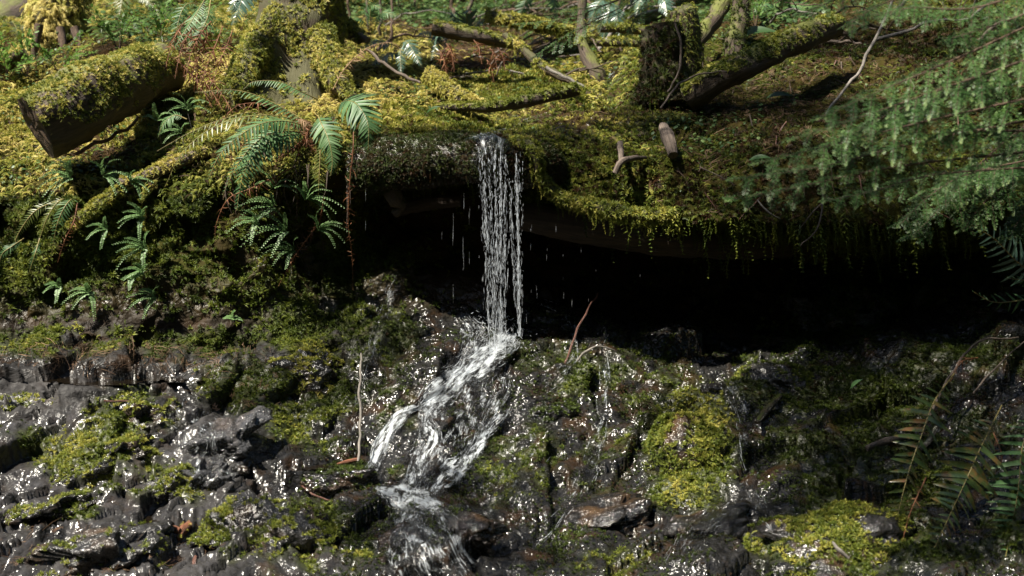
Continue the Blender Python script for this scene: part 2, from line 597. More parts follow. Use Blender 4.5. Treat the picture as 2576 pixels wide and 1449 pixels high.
# ------------------------------------------------------------------ the ground: one swept sheet with a real undercut
# station u -> profile of (v, y) from the foreground, up the rock slope, cave wall, overhanging lip, bank, hillside
PROF = {
    -900: [(2100, -2.8), (1449, -1.7), (1280, -1.2), (1090, -.75), (935, -.30), (870, .0), (720, .10), (610, .2), (520, .3), (440, .4), (380, .6), (310, 1.0), (230, 1.7), (110, 3.0), (-40, 6.5), (-160, 14), (-420, 45)],
    0:    [(2100, -2.8), (1449, -1.7), (1280, -1.2), (1090, -.75), (935, -.30), (860, .0), (720, .10), (610, .2), (520, .28), (450, .38), (400, .55), (340, .85), (230, 1.6), (110, 2.9), (-40, 6.5), (-160, 14), (-420, 45)],
    300:  [(2100, -2.8), (1449, -1.7), (1280, -1.2), (1080, -.75), (930, -.30), (862, .0), (720, .13), (610, .2), (520, .28), (470, .34), (430, .44), (380, .62), (250, 1.1), (120, 2.0), (-40, 6.3), (-160, 14), (-420, 45)],
    600:  [(2100, -2.8), (1449, -1.7), (1285, -1.2), (1090, -.70), (940, -.28), (865, .0), (720, .16), (600, .26), (510, .25), (440, .25), (375, .40), (320, .65), (230, 1.15), (110, 2.1), (-40, 6.2), (-160, 14), (-420, 45)],
    850:  [(2100, -2.8), (1449, -1.7), (1285, -1.15), (1090, -.60), (920, -.10), (830, .12), (700, .33), (600, .5), (500, .42), (440, .16), (360, .28), (305, .7), (225, 1.5), (120, 2.8), (-40, 6.5), (-160, 14), (-420, 45)],
    960:  [(2100, -2.8), (1449, -1.7), (1285, -1.12), (1090, -.58), (920, -.10), (805, .16), (690, .36), (580, .58), (480, .5), (440, .26), (345, .26), (300, .7), (215, 1.5), (130, 2.9), (-40, 7), (-160, 14), (-420, 45)],
    1240: [(2100, -2.9), (1449, -1.7), (1285, -1.10), (1090, -.56), (905, -.04), (815, .20), (700, .50), (580, .78), (470, .60), (410, .26), (352, .22), (322, .65), (270, 1.4), (140, 3.2), (-40, 7.5), (-160, 15), (-420, 45)],
    1330: [(2100, -2.9), (1449, -1.7), (1285, -1.10), (1090, -.54), (905, -.00), (815, .40), (705, .82), (590, .95), (490, .50), (440, .12), (350, .14), (312, .65), (262, 1.4), (150, 3.2), (-40, 7.5), (-160, 15), (-420, 45)],
    1480: [(2100, -2.9), (1449, -1.7), (1285, -1.10), (1080, -.48), (905, .02), (815, .45), (715, .90), (620, 1.0), (545, .45), (505, .00), (390, .10), (318, .6), (250, 1.3), (150, 3.0), (-40, 7.5), (-160, 15), (-420, 45)],
    1700: [(2100, -2.9), (1449, -1.7), (1285, -1.12), (1080, -.46), (900, .05), (825, .48), (735, .90), (640, 1.0), (580, .40), (548, -.06), (400, .10), (290, .55), (200, 1.2), (100, 2.5), (-40, 6.0), (-160, 14), (-420, 45)],
    2000: [(2100, -2.9), (1449, -1.7), (1285, -1.18), (1080, -.55), (900, .00), (835, .45), (745, .92), (650, 1.0), (605, .30), (575, -.16), (400, .05), (270, .50), (160, 1.2), (60, 2.2), (-60, 5.0), (-180, 13), (-440, 45)],
    2300: [(2100, -2.9), (1449, -1.75), (1285, -1.25), (1080, -.65), (900, -.12), (820, .32), (720, .80), (620, .95), (595, .30), (560, -.14), (400, .0), (250, .42), (130, 1.0), (30, 1.9), (-70, 4.5), (-190, 12), (-440, 45)],
    2576: [(2100, -2.9), (1449, -1.8), (1285, -1.35), (1080, -.80), (900, -.30), (800, .10), (700, .50), (600, .7), (560, .30), (515, -.10), (400, .0), (250, .34), (130, .9), (10, 1.7), (-80, 4.2), (-200, 12), (-450, 45)],
    6800: [(2100, -2.9), (1449, -2.0), (1285, -1.6), (1080, -1.1), (900, -.6), (790, -.2), (690, .1), (590, .3), (545, .25), (500, .2), (390, .3), (230, .6), (110, 1.1), (0, 2.0), (-90, 4.5), (-210, 12), (-460, 45)],
    -4200: [(2100, -2.9), (1449, -1.9), (1280, -1.4), (1090, -.9), (935, -.45), (870, -.1), (720, .10), (610, .2), (520, .35), (440, .5), (380, .7), (310, 1.1), (230, 1.8), (110, 3.0), (-40, 6.5), (-160, 14), (-420, 45)],
    3500: [(2100, -2.9), (1449, -1.9), (1285, -1.5), (1080, -.95), (900, -.45), (790, .0), (690, .35), (590, .5), (545, .25), (500, -.05), (390, .05), (230, .40), (110, .9), (0, 1.7), (-90, 4.2), (-210, 12), (-460, 45)],
}
ROWS = [26, 44, 52, 60, 44, 44, 40, 30, 26, 44, 44, 52, 60, 54, 22, 14]


def smooth1(a, k, axis):
    if k < 1:
        return a
    w = np.exp(-np.linspace(-2, 2, 2 * k + 1) ** 2)
    w /= w.sum()
    pad = [(0, 0)] * a.ndim
    pad[axis] = (k, k)
    b = np.pad(a, pad, mode='reflect', reflect_type='odd')
    return np.apply_along_axis(lambda r: np.convolve(r, w, 'valid'), axis, b)


def bump_at(U, V, cu, cv, ru, rv, soft=1.0, rot=0.0):
    c, s = math.cos(rot), math.sin(rot)
    du, dv = U - cu, V - cv
    a, b = (du * c + dv * s) / ru, (-du * s + dv * c) / rv
    return np.clip((1.25 - np.sqrt(a * a + b * b)) / (.5 * soft), 0, 1)


def build_ground():
    us = sorted(PROF)
    Uc = np.concatenate([np.linspace(-4200, -900, 40, endpoint=False), np.linspace(-900, -60, 70, endpoint=False), np.linspace(-60, 2640, 600, endpoint=False),
                         np.linspace(2640, 3500, 70, endpoint=False), np.linspace(3500, 6800, 41)])
    J = len(PROF[0])
    Vc = np.stack([np.interp(Uc, us, [PROF[k][j][0] for k in us]) for j in range(J)], 1)
    Yc = np.stack([np.interp(Uc, us, [PROF[k][j][1] for k in us]) for j in range(J)], 1)
    Vc, Yc = smooth1(Vc, 16, 0), smooth1(Yc, 16, 0)
    tpar = np.concatenate([np.linspace(j, j + 1, n, endpoint=False) for j, n in enumerate(ROWS)] + [[J - 1]])
    V = np.stack([np.interp(tpar, np.arange(J), Vc[i]) for i in range(len(Uc))])
    Y = np.stack([np.interp(tpar, np.arange(J), Yc[i]) for i in range(len(Uc))])
    V, Y = smooth1(V, 9, 1), smooth1(Y, 9, 1)
    U = np.repeat(Uc[:, None], V.shape[1], 1)
    P = at(U, V, Y)
    Tp = np.repeat(tpar[None], len(Uc), 0)
    nx = np.gradient(P, axis=0)
    ny = np.gradient(P, axis=1)
    N = nrm(np.cross(nx, ny))
    rocky = np.clip(5.6 - Tp, 0, 1) * np.clip(Tp / .8, .2, 1)
    far = np.clip(Tp - 13.5, 0, 1)
    cave = np.clip(Tp - 5.2, 0, 1) * np.clip(8.8 - Tp, 0, 1)
    ca, sa = math.cos(.45), math.sin(.45)                       # slate beds dip to one side
    Q = np.stack([(P[..., 0] * ca + P[..., 2] * sa) * .75, P[..., 1] * .8, (-P[..., 0] * sa + P[..., 2] * ca) * 1.5], -1)
    Q = Q + .05 * np.stack([fbm(P, 4, 2, 41), fbm(P, 4, 2, 42), fbm(P, 4, 2, 43)], -1)
    # the left apron is a shelf of broken slate, the middle a steeper stepped chute
    f1 = facets(Q, 3.6, 3, 1.2)
    f2 = facets(Q, 9, 9, 1.3)
    f3 = facets(Q, 24, 14, 1.2)
    rock_h = .20 * f1 + .15 * f2 + .10 * f3 + .060 * fbm(P, 2.6, 3, 8) + .016 * fbm(P, 14, 4, 2)
    slab = np.clip((740 - U) / 160, 0, 1)
    soft_h = smooth1(smooth1(rock_h, 1, 0), 1, 1)
    rock_h = soft_h * (1 - slab) + slab * smooth1(smooth1(.22 * f1 + .26 * f2 + .2 * f3, 1, 0), 1, 1) + slab * (.03 * fbm(P, 2.6, 3, 8) + .008 * fbm(P, 22, 3, 2))
    soil_h = .055 * fbm(P, 3.0, 4, 21) + .014 * fbm(P, 16, 3, 31)
    h = rocky * rock_h + (1 - rocky) * soil_h + cave * .5 * facets(P, 6, 40) + far * .25 * fbm(P, .5, 3, 60)
    gul = bump_at(U, V, 1290, 300, 90, 40, 2) * .05 + bump_at(U, V, 1530, 235, 60, 60, 2) * .10      # the brook's own notch
    h = h - gul
    # pools at the foot of the apron are level
    P = P + N * h[..., None]
    nu, nv = P.shape[:2]
    for e in POOLS:
        u, v = proj(P)
        msk = bump_at(u, v, *e[:4], 1.3) * (Tp < 5.4)
        ins = msk > .8
        zw = float(np.percentile(P[..., 2][ins], 8))
        e.append(zw)
        P[..., 2] = P[..., 2] * (1 - msk) + (np.minimum(P[..., 2], zw - .012) * .3 + (zw - .02) * .7) * msk
    u, v = proj(P)
    # ---- what covers it
    nz = fbm(P, 5.5, 4, 77)
    n2 = fbm(P, 16, 3, 78)
    up = np.clip((Tp - 5.3) / .8, 0, 1)
    moss = up * np.clip(.80 + .5 * nz, 0, 1)
    for e in MOSS_ON_ROCK:
        moss = np.maximum(moss, bump_at(u, v, *e[:4], 1.2) * np.clip(e[4] + .9 * nz + .6 * n2, 0, 1) * (Tp < 6.5))
    bare = bump_at(u, v, 1550, 720, 560, 150, .8) * (Tp > 4) * (Tp < 8.3)              # inside the cave
    bare = np.maximum(bare, bump_at(u, v, 1130, 560, 200, 80, .8) * (Tp < 8.3))
    moss = moss * (1 - .92 * bare)
    for e in BARE_BANK:
        moss = moss * (1 - e[4] * bump_at(u, v, *e[:4], 1.0))
    soil = np.clip(Tp - 5.0, 0, 1) * (1 - .3 * cave)
    wet = np.clip(6.4 - Tp, 0, 1)
    wet = np.maximum(wet, bump_at(u, v, 730, 620, 120, 120, 1) * .8)
    wet = np.maximum(wet, bump_at(u, v, 1420, 290, 260, 60, 1))
    wet = wet * (1 - .8 * bump_at(u, v, 60, 985, 190, 60, 1)) * (1 - .75 * bump_at(u, v, 420, 850, 520, 70, 1))
    idx = np.arange(nu * nv).reshape(nu, nv)
    q = np.stack([idx[:-1, :-1], idx[1:, :-1], idx[1:, 1:], idx[:-1, 1:]], -1)
    pale = np.clip((700 - u) / 120, 0, 1) * np.clip((v - 900) / 50, 0, 1) * np.clip(.75 + .6 * nz, 0, 1)
    pale = np.maximum(pale, .35 * bump_at(u, v, 760, 1380, 200, 120, 1.5))
    at_ = dict(moss=moss.ravel(), wet=wet.ravel(), soil=soil.ravel(), pale=pale.ravel())
    flat = P.reshape(-1, 3)

    def piece(name, j0, j1):
        c = np.searchsorted(tpar, (j0, j1))
        c1 = min(c[1], nv - 1)
        sub = idx[:, c[0]:c1 + 1].ravel()
        w = c1 + 1 - c[0]
        k = np.arange(nu * w).reshape(nu, w)
        qq = np.stack([k[:-1, :-1], k[1:, :-1], k[1:, 1:], k[:-1, 1:]], -1).reshape(-1, 4)
        me = mk_mesh(name, flat[sub], qq, None, {a: b[sub] for a, b in at_.items()})
        return link(name, me, MT["ground"], kind="structure")

    piece("rock_slope", 0, 5.2)
    piece("stream_bank", 5.2, 10.6)
    piece("hillside", 10.6, J)
    quads = q.reshape(-1, 4)
    bvh = BVHTree.FromPolygons(flat.tolist(), quads.tolist())
    return dict(P=flat, q=quads, moss=moss.ravel(), wet=wet.ravel(), T=Tp.ravel(), u=u.ravel(), v=v.ravel(), bvh=bvh)


#            u     v     ru   rv   amount  (moss cushions on the wet rock)
MOSS_ON_ROCK = [
    (330, 1040, 110, 70, .9), (90, 1120, 120, 40, .5), (230, 1140, 150, 70, .75), (340, 1200, 120, 50, .5), (180, 1285, 70, 25, .6),
    (480, 1230, 50, 40, .4), (760, 1320, 130, 60, .45), (640, 1390, 80, 60, .3), (840, 1410, 90, 40, .3), (900, 1390, 40, 60, .2),
    (690, 890, 90, 80, .75), (800, 820, 150, 120, .8), (640, 960, 150, 80, .5), (780, 1000, 120, 130, .55), (560, 880, 220, 50, .55), (180, 860, 260, 40, .6),
    (1000, 830, 60, 110, .35), (1130, 710, 120, 80, .7), (980, 1010, 70, 80, .35), (1000, 1110, 50, 80, .4),
    (1260, 1140, 60, 120, .45), (1340, 1150, 70, 90, .3), (1430, 950, 70, 60, .5), (1380, 890, 110, 60, .1), (1230, 1240, 60, 40, .3),
    (1620, 960, 140, 120, .15), (1740, 1120, 110, 150, 1.0), (1560, 1080, 90, 60, .3), (1720, 1240, 100, 50, .55), (1500, 1190, 70, 60, .1),
    (2060, 960, 220, 60, .75), (2250, 1060, 300, 130, .6), (2010, 1110, 110, 60, .8), (2080, 1200, 80, 90, .75), (2400, 1250, 240, 170, .35),
    (2110, 1380, 190, 100, .9), (2440, 930, 200, 80, .55), (1560, 1420, 120, 40, .25), (2050, 800, 180, 90, .55), (1900, 920, 60, 40, .5),
]
POOLS = [[300, 946, 200, 22], [480, 1312, 160, 24], [775, 1168, 70, 12]]
#            u     v     ru   rv   how bare (soil, litter, dead roots showing in the bank)
BARE_BANK = [(650, 600, 150, 100, .65), (1980, 290, 220, 40, .15), (1900, 250, 260, 40, .3), (2300, 150, 260, 100, .55), (1230, 130, 170, 60, .85),
             (380, 140, 160, 60, .7), (250, 370, 120, 50, .8), (1190, 40, 330, 45, .9), (1950, 40, 260, 60, .6), (130, 130, 200, 90, .6),
             (400, 760, 160, 90, .3), (1420, 290, 150, 40, .7), (1540, 215, 40, 60, .8), (700, 290, 90, 40, .35)]
GND = build_ground()


def valley_floor():
    n = 60
    x, y = np.meshgrid(np.linspace(-45, 45, n), np.linspace(-60, -2.4, n), indexing='ij')
    p = np.stack([x, y, -.16 + 0 * x], -1)
    p[..., 2] += .10 * fbm(p, .35, 3, 5) * np.clip((-3.5 - y) / 2, 0, 1)
    i = np.arange(n * n).reshape(n, n)
    q = np.stack([i[:-1, :-1], i[1:, :-1], i[1:, 1:], i[:-1, 1:]], -1).reshape(-1, 4)
    one = np.ones(n * n)
    link("forest_floor", mk_mesh("forest_floor", p.reshape(-1, 3), q, None, dict(moss=one * .4, wet=one * 0, soil=one, pale=one * 0)), MT["ground"], kind="structure")


valley_floor()


def hit(u, v):
    """where the line through sheet place (u, v) meets the ground: point, normal"""
    d = at(u, v, 0.0) - EYE
    r = GND["bvh"].ray_cast(Vector(EYE), Vector(nrm(d)))
    if r[0] is None:
        return at(u, v, 2.0), np.array([0, 0, 1.0])
    n = np.array(r[1])
    if n @ d > 0:
        n = -n
    return np.array(r[0]), n


def drop(p):
    """ground point straight below p"""
    r = GND["bvh"].ray_cast(Vector(p) + Vector((0, 0, .5)), Vector((0, 0, -1)))
    return np.array(r[0]) if r[0] is not None else np.array(p)


# ------------------------------------------------------------------ moss, litter and herbs: small shapes set on points
def sprig_feather(seed, n=8, droop=.5, wid=.30):
    r = random.Random(seed)
    g = G()
    s = np.linspace(0, 1, n + 1)
    x = s * .95
    z = .42 * np.sin(s * 2.2) - droop * .35 * s ** 2
    y = .08 * np.sin(s * 3 + r.random() * 6)
    st = np.stack([x, y, z], 1)
    w = .018
    g.add(np.concatenate([st + [0, w, 0], st - [0, w, 0]]), [[i, i + 1, i + n + 2, i + n + 1] for i in range(n)])
    for i in range(1, n + 1):
        for sd in (-1, 1):
            L = wid * (1.05 - .75 * s[i]) * r.uniform(.8, 1.2)
            a = st[i]
            d = np.array([.65, sd * 1.0, -.25 + r.uniform(-.2, .2)])
            d = d / np.linalg.norm(d) * L
            t = np.array([.05, 0, 0.02])
            g.add([a, a + d * .5 + t, a + d, a + d * .5 - t], [[0, 1, 2, 3]])
    return g.mesh("sprig", False)


def sprig_tuft(seed, n=11, spread=.9, wid=.07):
    r = random.Random(seed)
    g = G()
    for k in range(n):
        an = k * 2.4 + r.random()
        tilt = spread * math.sqrt((k + .5) / n)
        d = np.array([math.cos(an) * math.sin(tilt), math.sin(an) * math.sin(tilt), math.cos(tilt)])
        L = r.uniform(.6, 1.0)
        sd = np.array([-math.sin(an), math.cos(an), 0]) * wid
        b = d * .05
        mid = d * L * .55 + np.array([0, 0, .05])
        tip = d * L - np.array([0, 0, .10 * tilt])
        g.add([b - sd * .4, b + sd * .4, mid + sd, mid - sd, tip], [[0, 1, 2, 3]], [[3, 2, 4]])
    return g.mesh("tuft", False)


def sprig_hang(seed):
    r = random.Random(seed)
    g = G()
    n = 12
    s = np.linspace(0, 1, n + 1)
    st = np.stack([.06 * np.sin(s * 5 + r.random() * 6) + .12 * s, .06 * np.sin(s * 4 + r.random() * 6), -s], 1)
    g.add(np.concatenate([st + [0, .008, 0], st - [0, .008, 0]]), [[i, i + 1, i + n + 2, i + n + 1] for i in range(n)])
    for i in range(n + 1):
        for k in range(4):
            an = r.random() * 6.28
            L = .16 * (1.1 - .75 * s[i]) * r.uniform(.6, 1.2)
            d = np.array([math.cos(an), math.sin(an), -.55]) * L
            t = np.array([-math.sin(an), math.cos(an), 0]) * .022
            g.add([st[i], st[i] + d * .5 + t, st[i] + d, st[i] + d * .5 - t], [[0, 1, 2, 3]])
    return g.mesh("strand", False)


def sprig_stick(seed):
    r = random.Random(seed)
    g = G()
    for k in range(2):
        a = r.uniform(-.6, .6)
        p = np.array([[-.5, 0, .02], [0, r.uniform(-.06, .06), r.uniform(.02, .1)], [.5, r.uniform(-.1, .1), .03]]) * r.uniform(.5, 1)
        c, s_ = math.cos(a), math.sin(a)
        p[:, :2] = p[:, :2] @ np.array([[c, s_], [-s_, c]])
        p[:, 1] += r.uniform(-.2, .2)
        g.tube(p, [.012, .011, .006], 3, caps=False)
    return g.mesh("stick", False)


def sprig_scrap(seed):
    r = random.Random(seed)
    g = G()
    n = 6
    for k in range(n):
        s = k / n
        for sd in (-1, 1):
            a = np.array([s, 0, .12 * math.sin(s * 3)])
            d = np.array([.22, sd * .3 * (1.1 - s), r.uniform(-.05, .15)])
            t = np.array([.04, 0, 0])
            g.add([a - t, a + t, a + d + t * .4, a + d - t * .4], [[0, 1, 2, 3]])
    return g.mesh("scrap", False)


def sprig_herb(seed):
    r = random.Random(seed)
    g = G()
    for k in range(5):
        an = r.random() * 6.28
        rr = r.uniform(.15, .8)
        h = r.uniform(.25, .7)
        c = np.array([math.cos(an) * rr, math.sin(an) * rr, h])
        g.add([[0, -.015, 0], [0, .015, 0], c + [0, .01, 0], c - [0, .01, 0]], [[0, 1, 2, 3]])
        L = r.uniform(.22, .42)
        ax = np.array([math.cos(an), math.sin(an), -.35])
        sd = np.array([-math.sin(an), math.cos(an), .1])
        ring = [c, c + ax * L * .35 + sd * L * .42, c + ax * L * .8 + sd * L * .34, c + ax * L * 1.1,
                c + ax * L * .8 - sd * L * .34, c + ax * L * .35 - sd * L * .42, c + ax * L * .55 + np.array([0, 0, .05 * L])]
        g.add(ring, None, [[6, i, (i + 1) % 6] for i in range(6)])
    return g.mesh("herb", False)


def make_sources():
    out = []
    for i in range(3):
        out.append((sprig_feather(i, 8, .3 + .25 * i), "moss"))          # 0 1 2
    for i in range(2):
        out.append((sprig_tuft(10 + i, 13, 1.0 + .2 * i), "moss"))       # 3 4
    for i in range(2):
        out.append((sprig_hang(20 + i), "moss"))                         # 5 6
    for i in range(2):
        out.append((sprig_stick(30 + i), "litter"))                      # 7 8
    out.append((sprig_scrap(40), "litter"))                              # 9
    for i in range(2):
        out.append((sprig_herb(50 + i), "herb"))                         # 10 11
    obs = []
    for me, mt in out:
        me.materials.append(MT[mt])
        obs.append(bpy.data.objects.new("source", me))                   # never linked to the scene
    return obs


SRC = make_sources()
FEATHER, TUFT, HANG, STICK, SCRAP, HERB = (0, 1, 2), (3, 4), (5, 6), (7, 8), (9,), (10, 11)


def scatter_group():
    ng = bpy.data.node_groups.new("set_on_points", 'GeometryNodeTree')
    ng.interface.new_socket("Geometry", in_out='INPUT', socket_type='NodeSocketGeometry')
    ng.interface.new_socket("Geometry", in_out='OUTPUT', socket_type='NodeSocketGeometry')
    N = lambda t: ng.nodes.new(t)
    gi, go = N("NodeGroupInput"), N("NodeGroupOutput")
    join = N("GeometryNodeJoinGeometry")

    def named(nm, ty):
        x = N("GeometryNodeInputNamedAttribute")
        x.data_type = ty
        x.inputs[0].default_value = nm
        return x.outputs[0]
    rot, scl, var = named("rot", 'FLOAT_VECTOR'), named("scl", 'FLOAT'), named("var", 'FLOAT')
    for k, ob in enumerate(SRC):
        oi = N("GeometryNodeObjectInfo")
        oi.inputs["Object"].default_value = ob
        oi.inputs["As Instance"].default_value = False
        cmp_ = N("FunctionNodeCompare")
        cmp_.data_type = 'FLOAT'
        cmp_.operation = 'EQUAL'
        ng.links.new(var, cmp_.inputs[0])
        cmp_.inputs[1].default_value = k
        cmp_.inputs["Epsilon"].default_value = .1
        ip = N("GeometryNodeInstanceOnPoints")
        ng.links.new(gi.outputs[0], ip.inputs["Points"])
        ng.links.new(cmp_.outputs[0], ip.inputs["Selection"])
        ng.links.new(oi.outputs["Geometry"], ip.inputs["Instance"])
        ng.links.new(rot, ip.inputs["Rotation"])
        ng.links.new(scl, ip.inputs["Scale"])
        ng.links.new(ip.outputs[0], join.inputs[0])
    ng.links.new(join.outputs[0], go.inputs[0])
    return ng


SCAT = scatter_group()
POINTS_TOTAL = [0]


def scatter(name, p, nrmls, var, scl, tint, parent=None, upk=.35, yaw=None, jit=.35, mat="moss", **props):
    """one object of small shapes standing on points p"""
    k = len(p)
    if k == 0:
        return None
    POINTS_TOTAL[0] += k
    z = nrm(nrmls * (1 - upk) + np.array([0, 0, 1.0]) * upk + RNG.normal(0, jit, (k, 3)) * .5)
    if yaw is None:                                     # most sprigs lie downhill, as wet moss does
        dn = np.array([0, -.35, -1.0]) - nrmls * (nrmls @ np.array([0, -.35, -1.0]))[:, None]
        xd = nrm(dn) * .9 + RNG.normal(0, .8, (k, 3))
    else:
        xd = RNG.normal(0, 1, (k, 3))
    x = nrm(xd - z * (xd * z).sum(1, keepdims=True))
    y = np.cross(z, x)
    ry = np.arcsin(np.clip(-x[:, 2], -1, 1))
    rx = np.arctan2(y[:, 2], z[:, 2])
    rz = np.arctan2(x[:, 1], x[:, 0])
    me = mk_mesh(name, p, None, None, dict(rot=np.stack([rx, ry, rz], 1), scl=scl, var=var, tint=tint))
    me.materials.append(MT[mat])
    o = link(name, me, None, parent, kind="stuff", **props)
    md = o.modifiers.new("set", 'NODES')
    md.node_group = SCAT
    return o


def pick(opts, k):
    return RNG.choice(np.array(opts, float), k)


def moss_on(parent, V, up_thr=-.2, dens=5000, size=(.02, .04), tint=(.5, .9), kinds=FEATHER + TUFT, hang=.0, seed=0, name="moss", patch=.0):
    """moss coat for a tube grid V[m, n, 3]"""
    m, n = V.shape[:2]
    i = np.arange(m - 1)[:, None] * n + np.arange(n)[None]
    j = np.arange(m - 1)[:, None] * n + (np.arange(n)[None] + 1) % n
    q = np.stack([i, j, j + n, i + n], -1).reshape(-1, 4)
    F = V.reshape(-1, 3)
    c = F[q].mean(1)
    nn = nrm(np.cross(F[q[:, 2]] - F[q[:, 0]], F[q[:, 3]] - F[q[:, 1]]))
    ax = np.repeat(V.mean(1)[:-1], n, 0)
    sg = np.sign(((c - ax) * nn).sum(1))
    w = np.clip((nn[:, 2] * sg - up_thr) / .35, 0, 1) * np.clip(1 - patch + patch * 2.5 * fbm(c, 7, 3, seed), 0, 1.3)
    p, nr, idx = sample(F, q, dens, w)
    nr = nr * sg[idx][:, None]
    k = len(p)
    t = RNG.uniform(*tint, k) + .12 * fbm(p, 6, 2, seed + 5)
    var, s = pick(kinds, k), RNG.uniform(*size, k)
    if hang:
        hg = RNG.random(k) < hang
        var = np.where(hg, pick(HANG, k), var)
        s = np.where(hg, s * RNG.uniform(1.3, 3.0, k), s)
        z = nr.copy()
        z[hg] = [0, 0, 1]
        nr = z
    return scatter(name, p, nr, var, s, t, parent, upk=.2)
# ------------------------------------------------------------------ ground cover (nobody could count it)
def ground_cover():
    q, P = GND["q"], GND["P"]
    T, mo, U, V = (GND[k][q].mean(1) for k in ("T", "moss", "u", "v"))
    view = (U > -500) & (U < 3080) & (V < 1560)
    c = P[q].mean(1)
    cave = (T > 5.0) & (T < 8.4) & (U > 930)
    # 1. bright feather moss on the bank above the lip
    w = mo * view * (T > 8.3) * (T < 14.2) * np.where(T > 12.6, .35, 1.0)
    right = np.clip((U - 1500) / 300, 0, 1)
    p, n, i = sample(P, q, 5200, w)
    n = np.where((n[:, 2] < -.2)[:, None], -n, n)
    k = len(p)
    t = .73 + .22 * fbm(p, 2.2, 3, 5) + RNG.normal(0, .14, k) - .30 * right[i] + .20 * bump_at(U[i], V[i], 900, 210, 330, 110, 1.4) + .07 * (U[i] < 1000)  # sun and shade in the tint: brighter upper left, darker right bank
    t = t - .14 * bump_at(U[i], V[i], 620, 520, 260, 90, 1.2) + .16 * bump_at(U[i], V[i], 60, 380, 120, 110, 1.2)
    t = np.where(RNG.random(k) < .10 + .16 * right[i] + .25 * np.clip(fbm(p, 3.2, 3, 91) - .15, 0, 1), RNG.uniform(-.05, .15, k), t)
    big = np.where(right[i] > .5, .025, .037)
    sz = big * RNG.uniform(.5, 1.4, k) * (1 + .45 * fbm(p, 1.8, 2, 92)) * np.where(T[i] > 12, 1.5, 1.0)
    nk = fbm(p, 1.5, 3, 95) + RNG.normal(0, .22, k)
    sz = np.where(nk > -.1, sz * 1.12, sz * .78)
    t = np.where(nk > -.1, t, t - .10)
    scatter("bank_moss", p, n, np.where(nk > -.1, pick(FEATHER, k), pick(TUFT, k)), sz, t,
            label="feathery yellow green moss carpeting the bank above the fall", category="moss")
    # 2. short dark moss on the bank face under the lip and inside the cave
    w = mo * view * (T > 5.1) * (T <= 8.3) * np.where(cave, .7, 1.0)
    p, n, i = sample(P, q, 4600, w)
    k = len(p)
    t = .45 + .2 * fbm(p, 3, 3, 6) + RNG.normal(0, .09, k)
    scatter("face_moss", p, n, pick(FEATHER + TUFT + TUFT, k), .029 * RNG.uniform(.6, 1.4, k), t,
            label="short dark green moss clinging to the steep bank face", category="moss")
    # 3. cushions on the wet rock
    w = np.clip(mo - .12, 0, 1) * view * (T <= 5.1) * (T > .7)
    p, n, i = sample(P, q, 5600, w)
    k = len(p)
    t = .54 + .2 * fbm(p, 4, 3, 7) + RNG.normal(0, .08, k) - .2 * (U[i] > 1860) - .20 * bump_at(U[i], V[i], 1250, 1000, 420, 220, 1) + .10 * bump_at(U[i], V[i], 1740, 1130, 110, 150, 1)  # right side darkened in the tint for its shade; chute moss darker green
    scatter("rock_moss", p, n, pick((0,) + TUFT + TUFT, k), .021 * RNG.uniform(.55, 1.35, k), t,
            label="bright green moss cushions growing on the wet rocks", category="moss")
    # 3b. a thin dark slime of moss over the whole chute
    w = view * (T <= 5.3) * (T > .7) * np.clip((U - 720) / 120, 0, 1) * np.clip(.30 + 1.0 * fbm(c, 5, 4, 33) + .5 * fbm(c, 17, 2, 34), 0, 1)
    p, n, i = sample(P, q, 5200, w)
    k = len(p)
    scatter("chute_moss", p, n, pick(TUFT, k), .0125 * RNG.uniform(.6, 1.4, k), .25 + .14 * fbm(p, 5, 2, 8) + RNG.normal(0, .08, k),
            label="thin dark wet moss coating the rock chute under the cascades", category="moss")
    # 4. strands hanging from the lip over the cave
    w = view * (T > 8.6) * (T < 9.35) * (U > 900)
    p, n, i = sample(P, q, 800, w * np.where(U > 1480, 1.0, .5) * np.where((U > 1850) & (U < 2330), 2.6, 1.0))
    k = len(p)
    sz = RNG.uniform(.03, .12, k) * np.where(RNG.random(k) < .12, 2.2, 1)
    scatter("hanging_moss", p, np.tile([0, 0, 1.0], (k, 1)), pick(HANG, k), sz, RNG.uniform(.3, .72, k), upk=1, jit=.12,
            label="strands of olive moss hanging from the overhanging lip", category="moss")
    # 5. fallen twigs, needles and cedar scraps
    lw = np.zeros(len(q))
    for e in LITTER:
        lw = np.maximum(lw, e[4] * bump_at(U, V, *e[:4], 1.3))
    p, n, i = sample(P, q, 900, np.maximum(lw, .13) * view * ((T > 8.6) & (T < 15) | (T < 5.4)) * np.where(T < 5.4, lw > .1, 1))
    n = np.where((n[:, 2] < -.2)[:, None], -n, n)
    k = len(p)
    v_ = pick(STICK + STICK + SCRAP, k)
    scatter("leaf_litter", p + n * .012, n, v_, np.where(v_ == 9, .045, .075) * RNG.uniform(.5, 1.5, k), RNG.random(k), yaw=1, upk=.1, mat="litter",
            label="fallen twigs and dry brown cedar scraps littering the slope", category="litter")
    # 6. small round leaved herbs
    hw = np.zeros(len(q))
    for e in HERBS:
        hw = np.maximum(hw, e[4] * bump_at(U, V, *e[:4], 1.4))
    p, n, i = sample(P, q, 260, np.maximum(hw, .05) * view * (T > 8.9) * (T < 15))
    k = len(p)
    scatter("ground_herbs", p, n, pick(HERB, k), .055 * RNG.uniform(.6, 1.4, k) * np.where(T[i] > 13, 1.8, 1), RNG.random(k), yaw=1, upk=.6, mat="herb",
            label="small round leaved green herbs scattered through the moss", category="herbs")


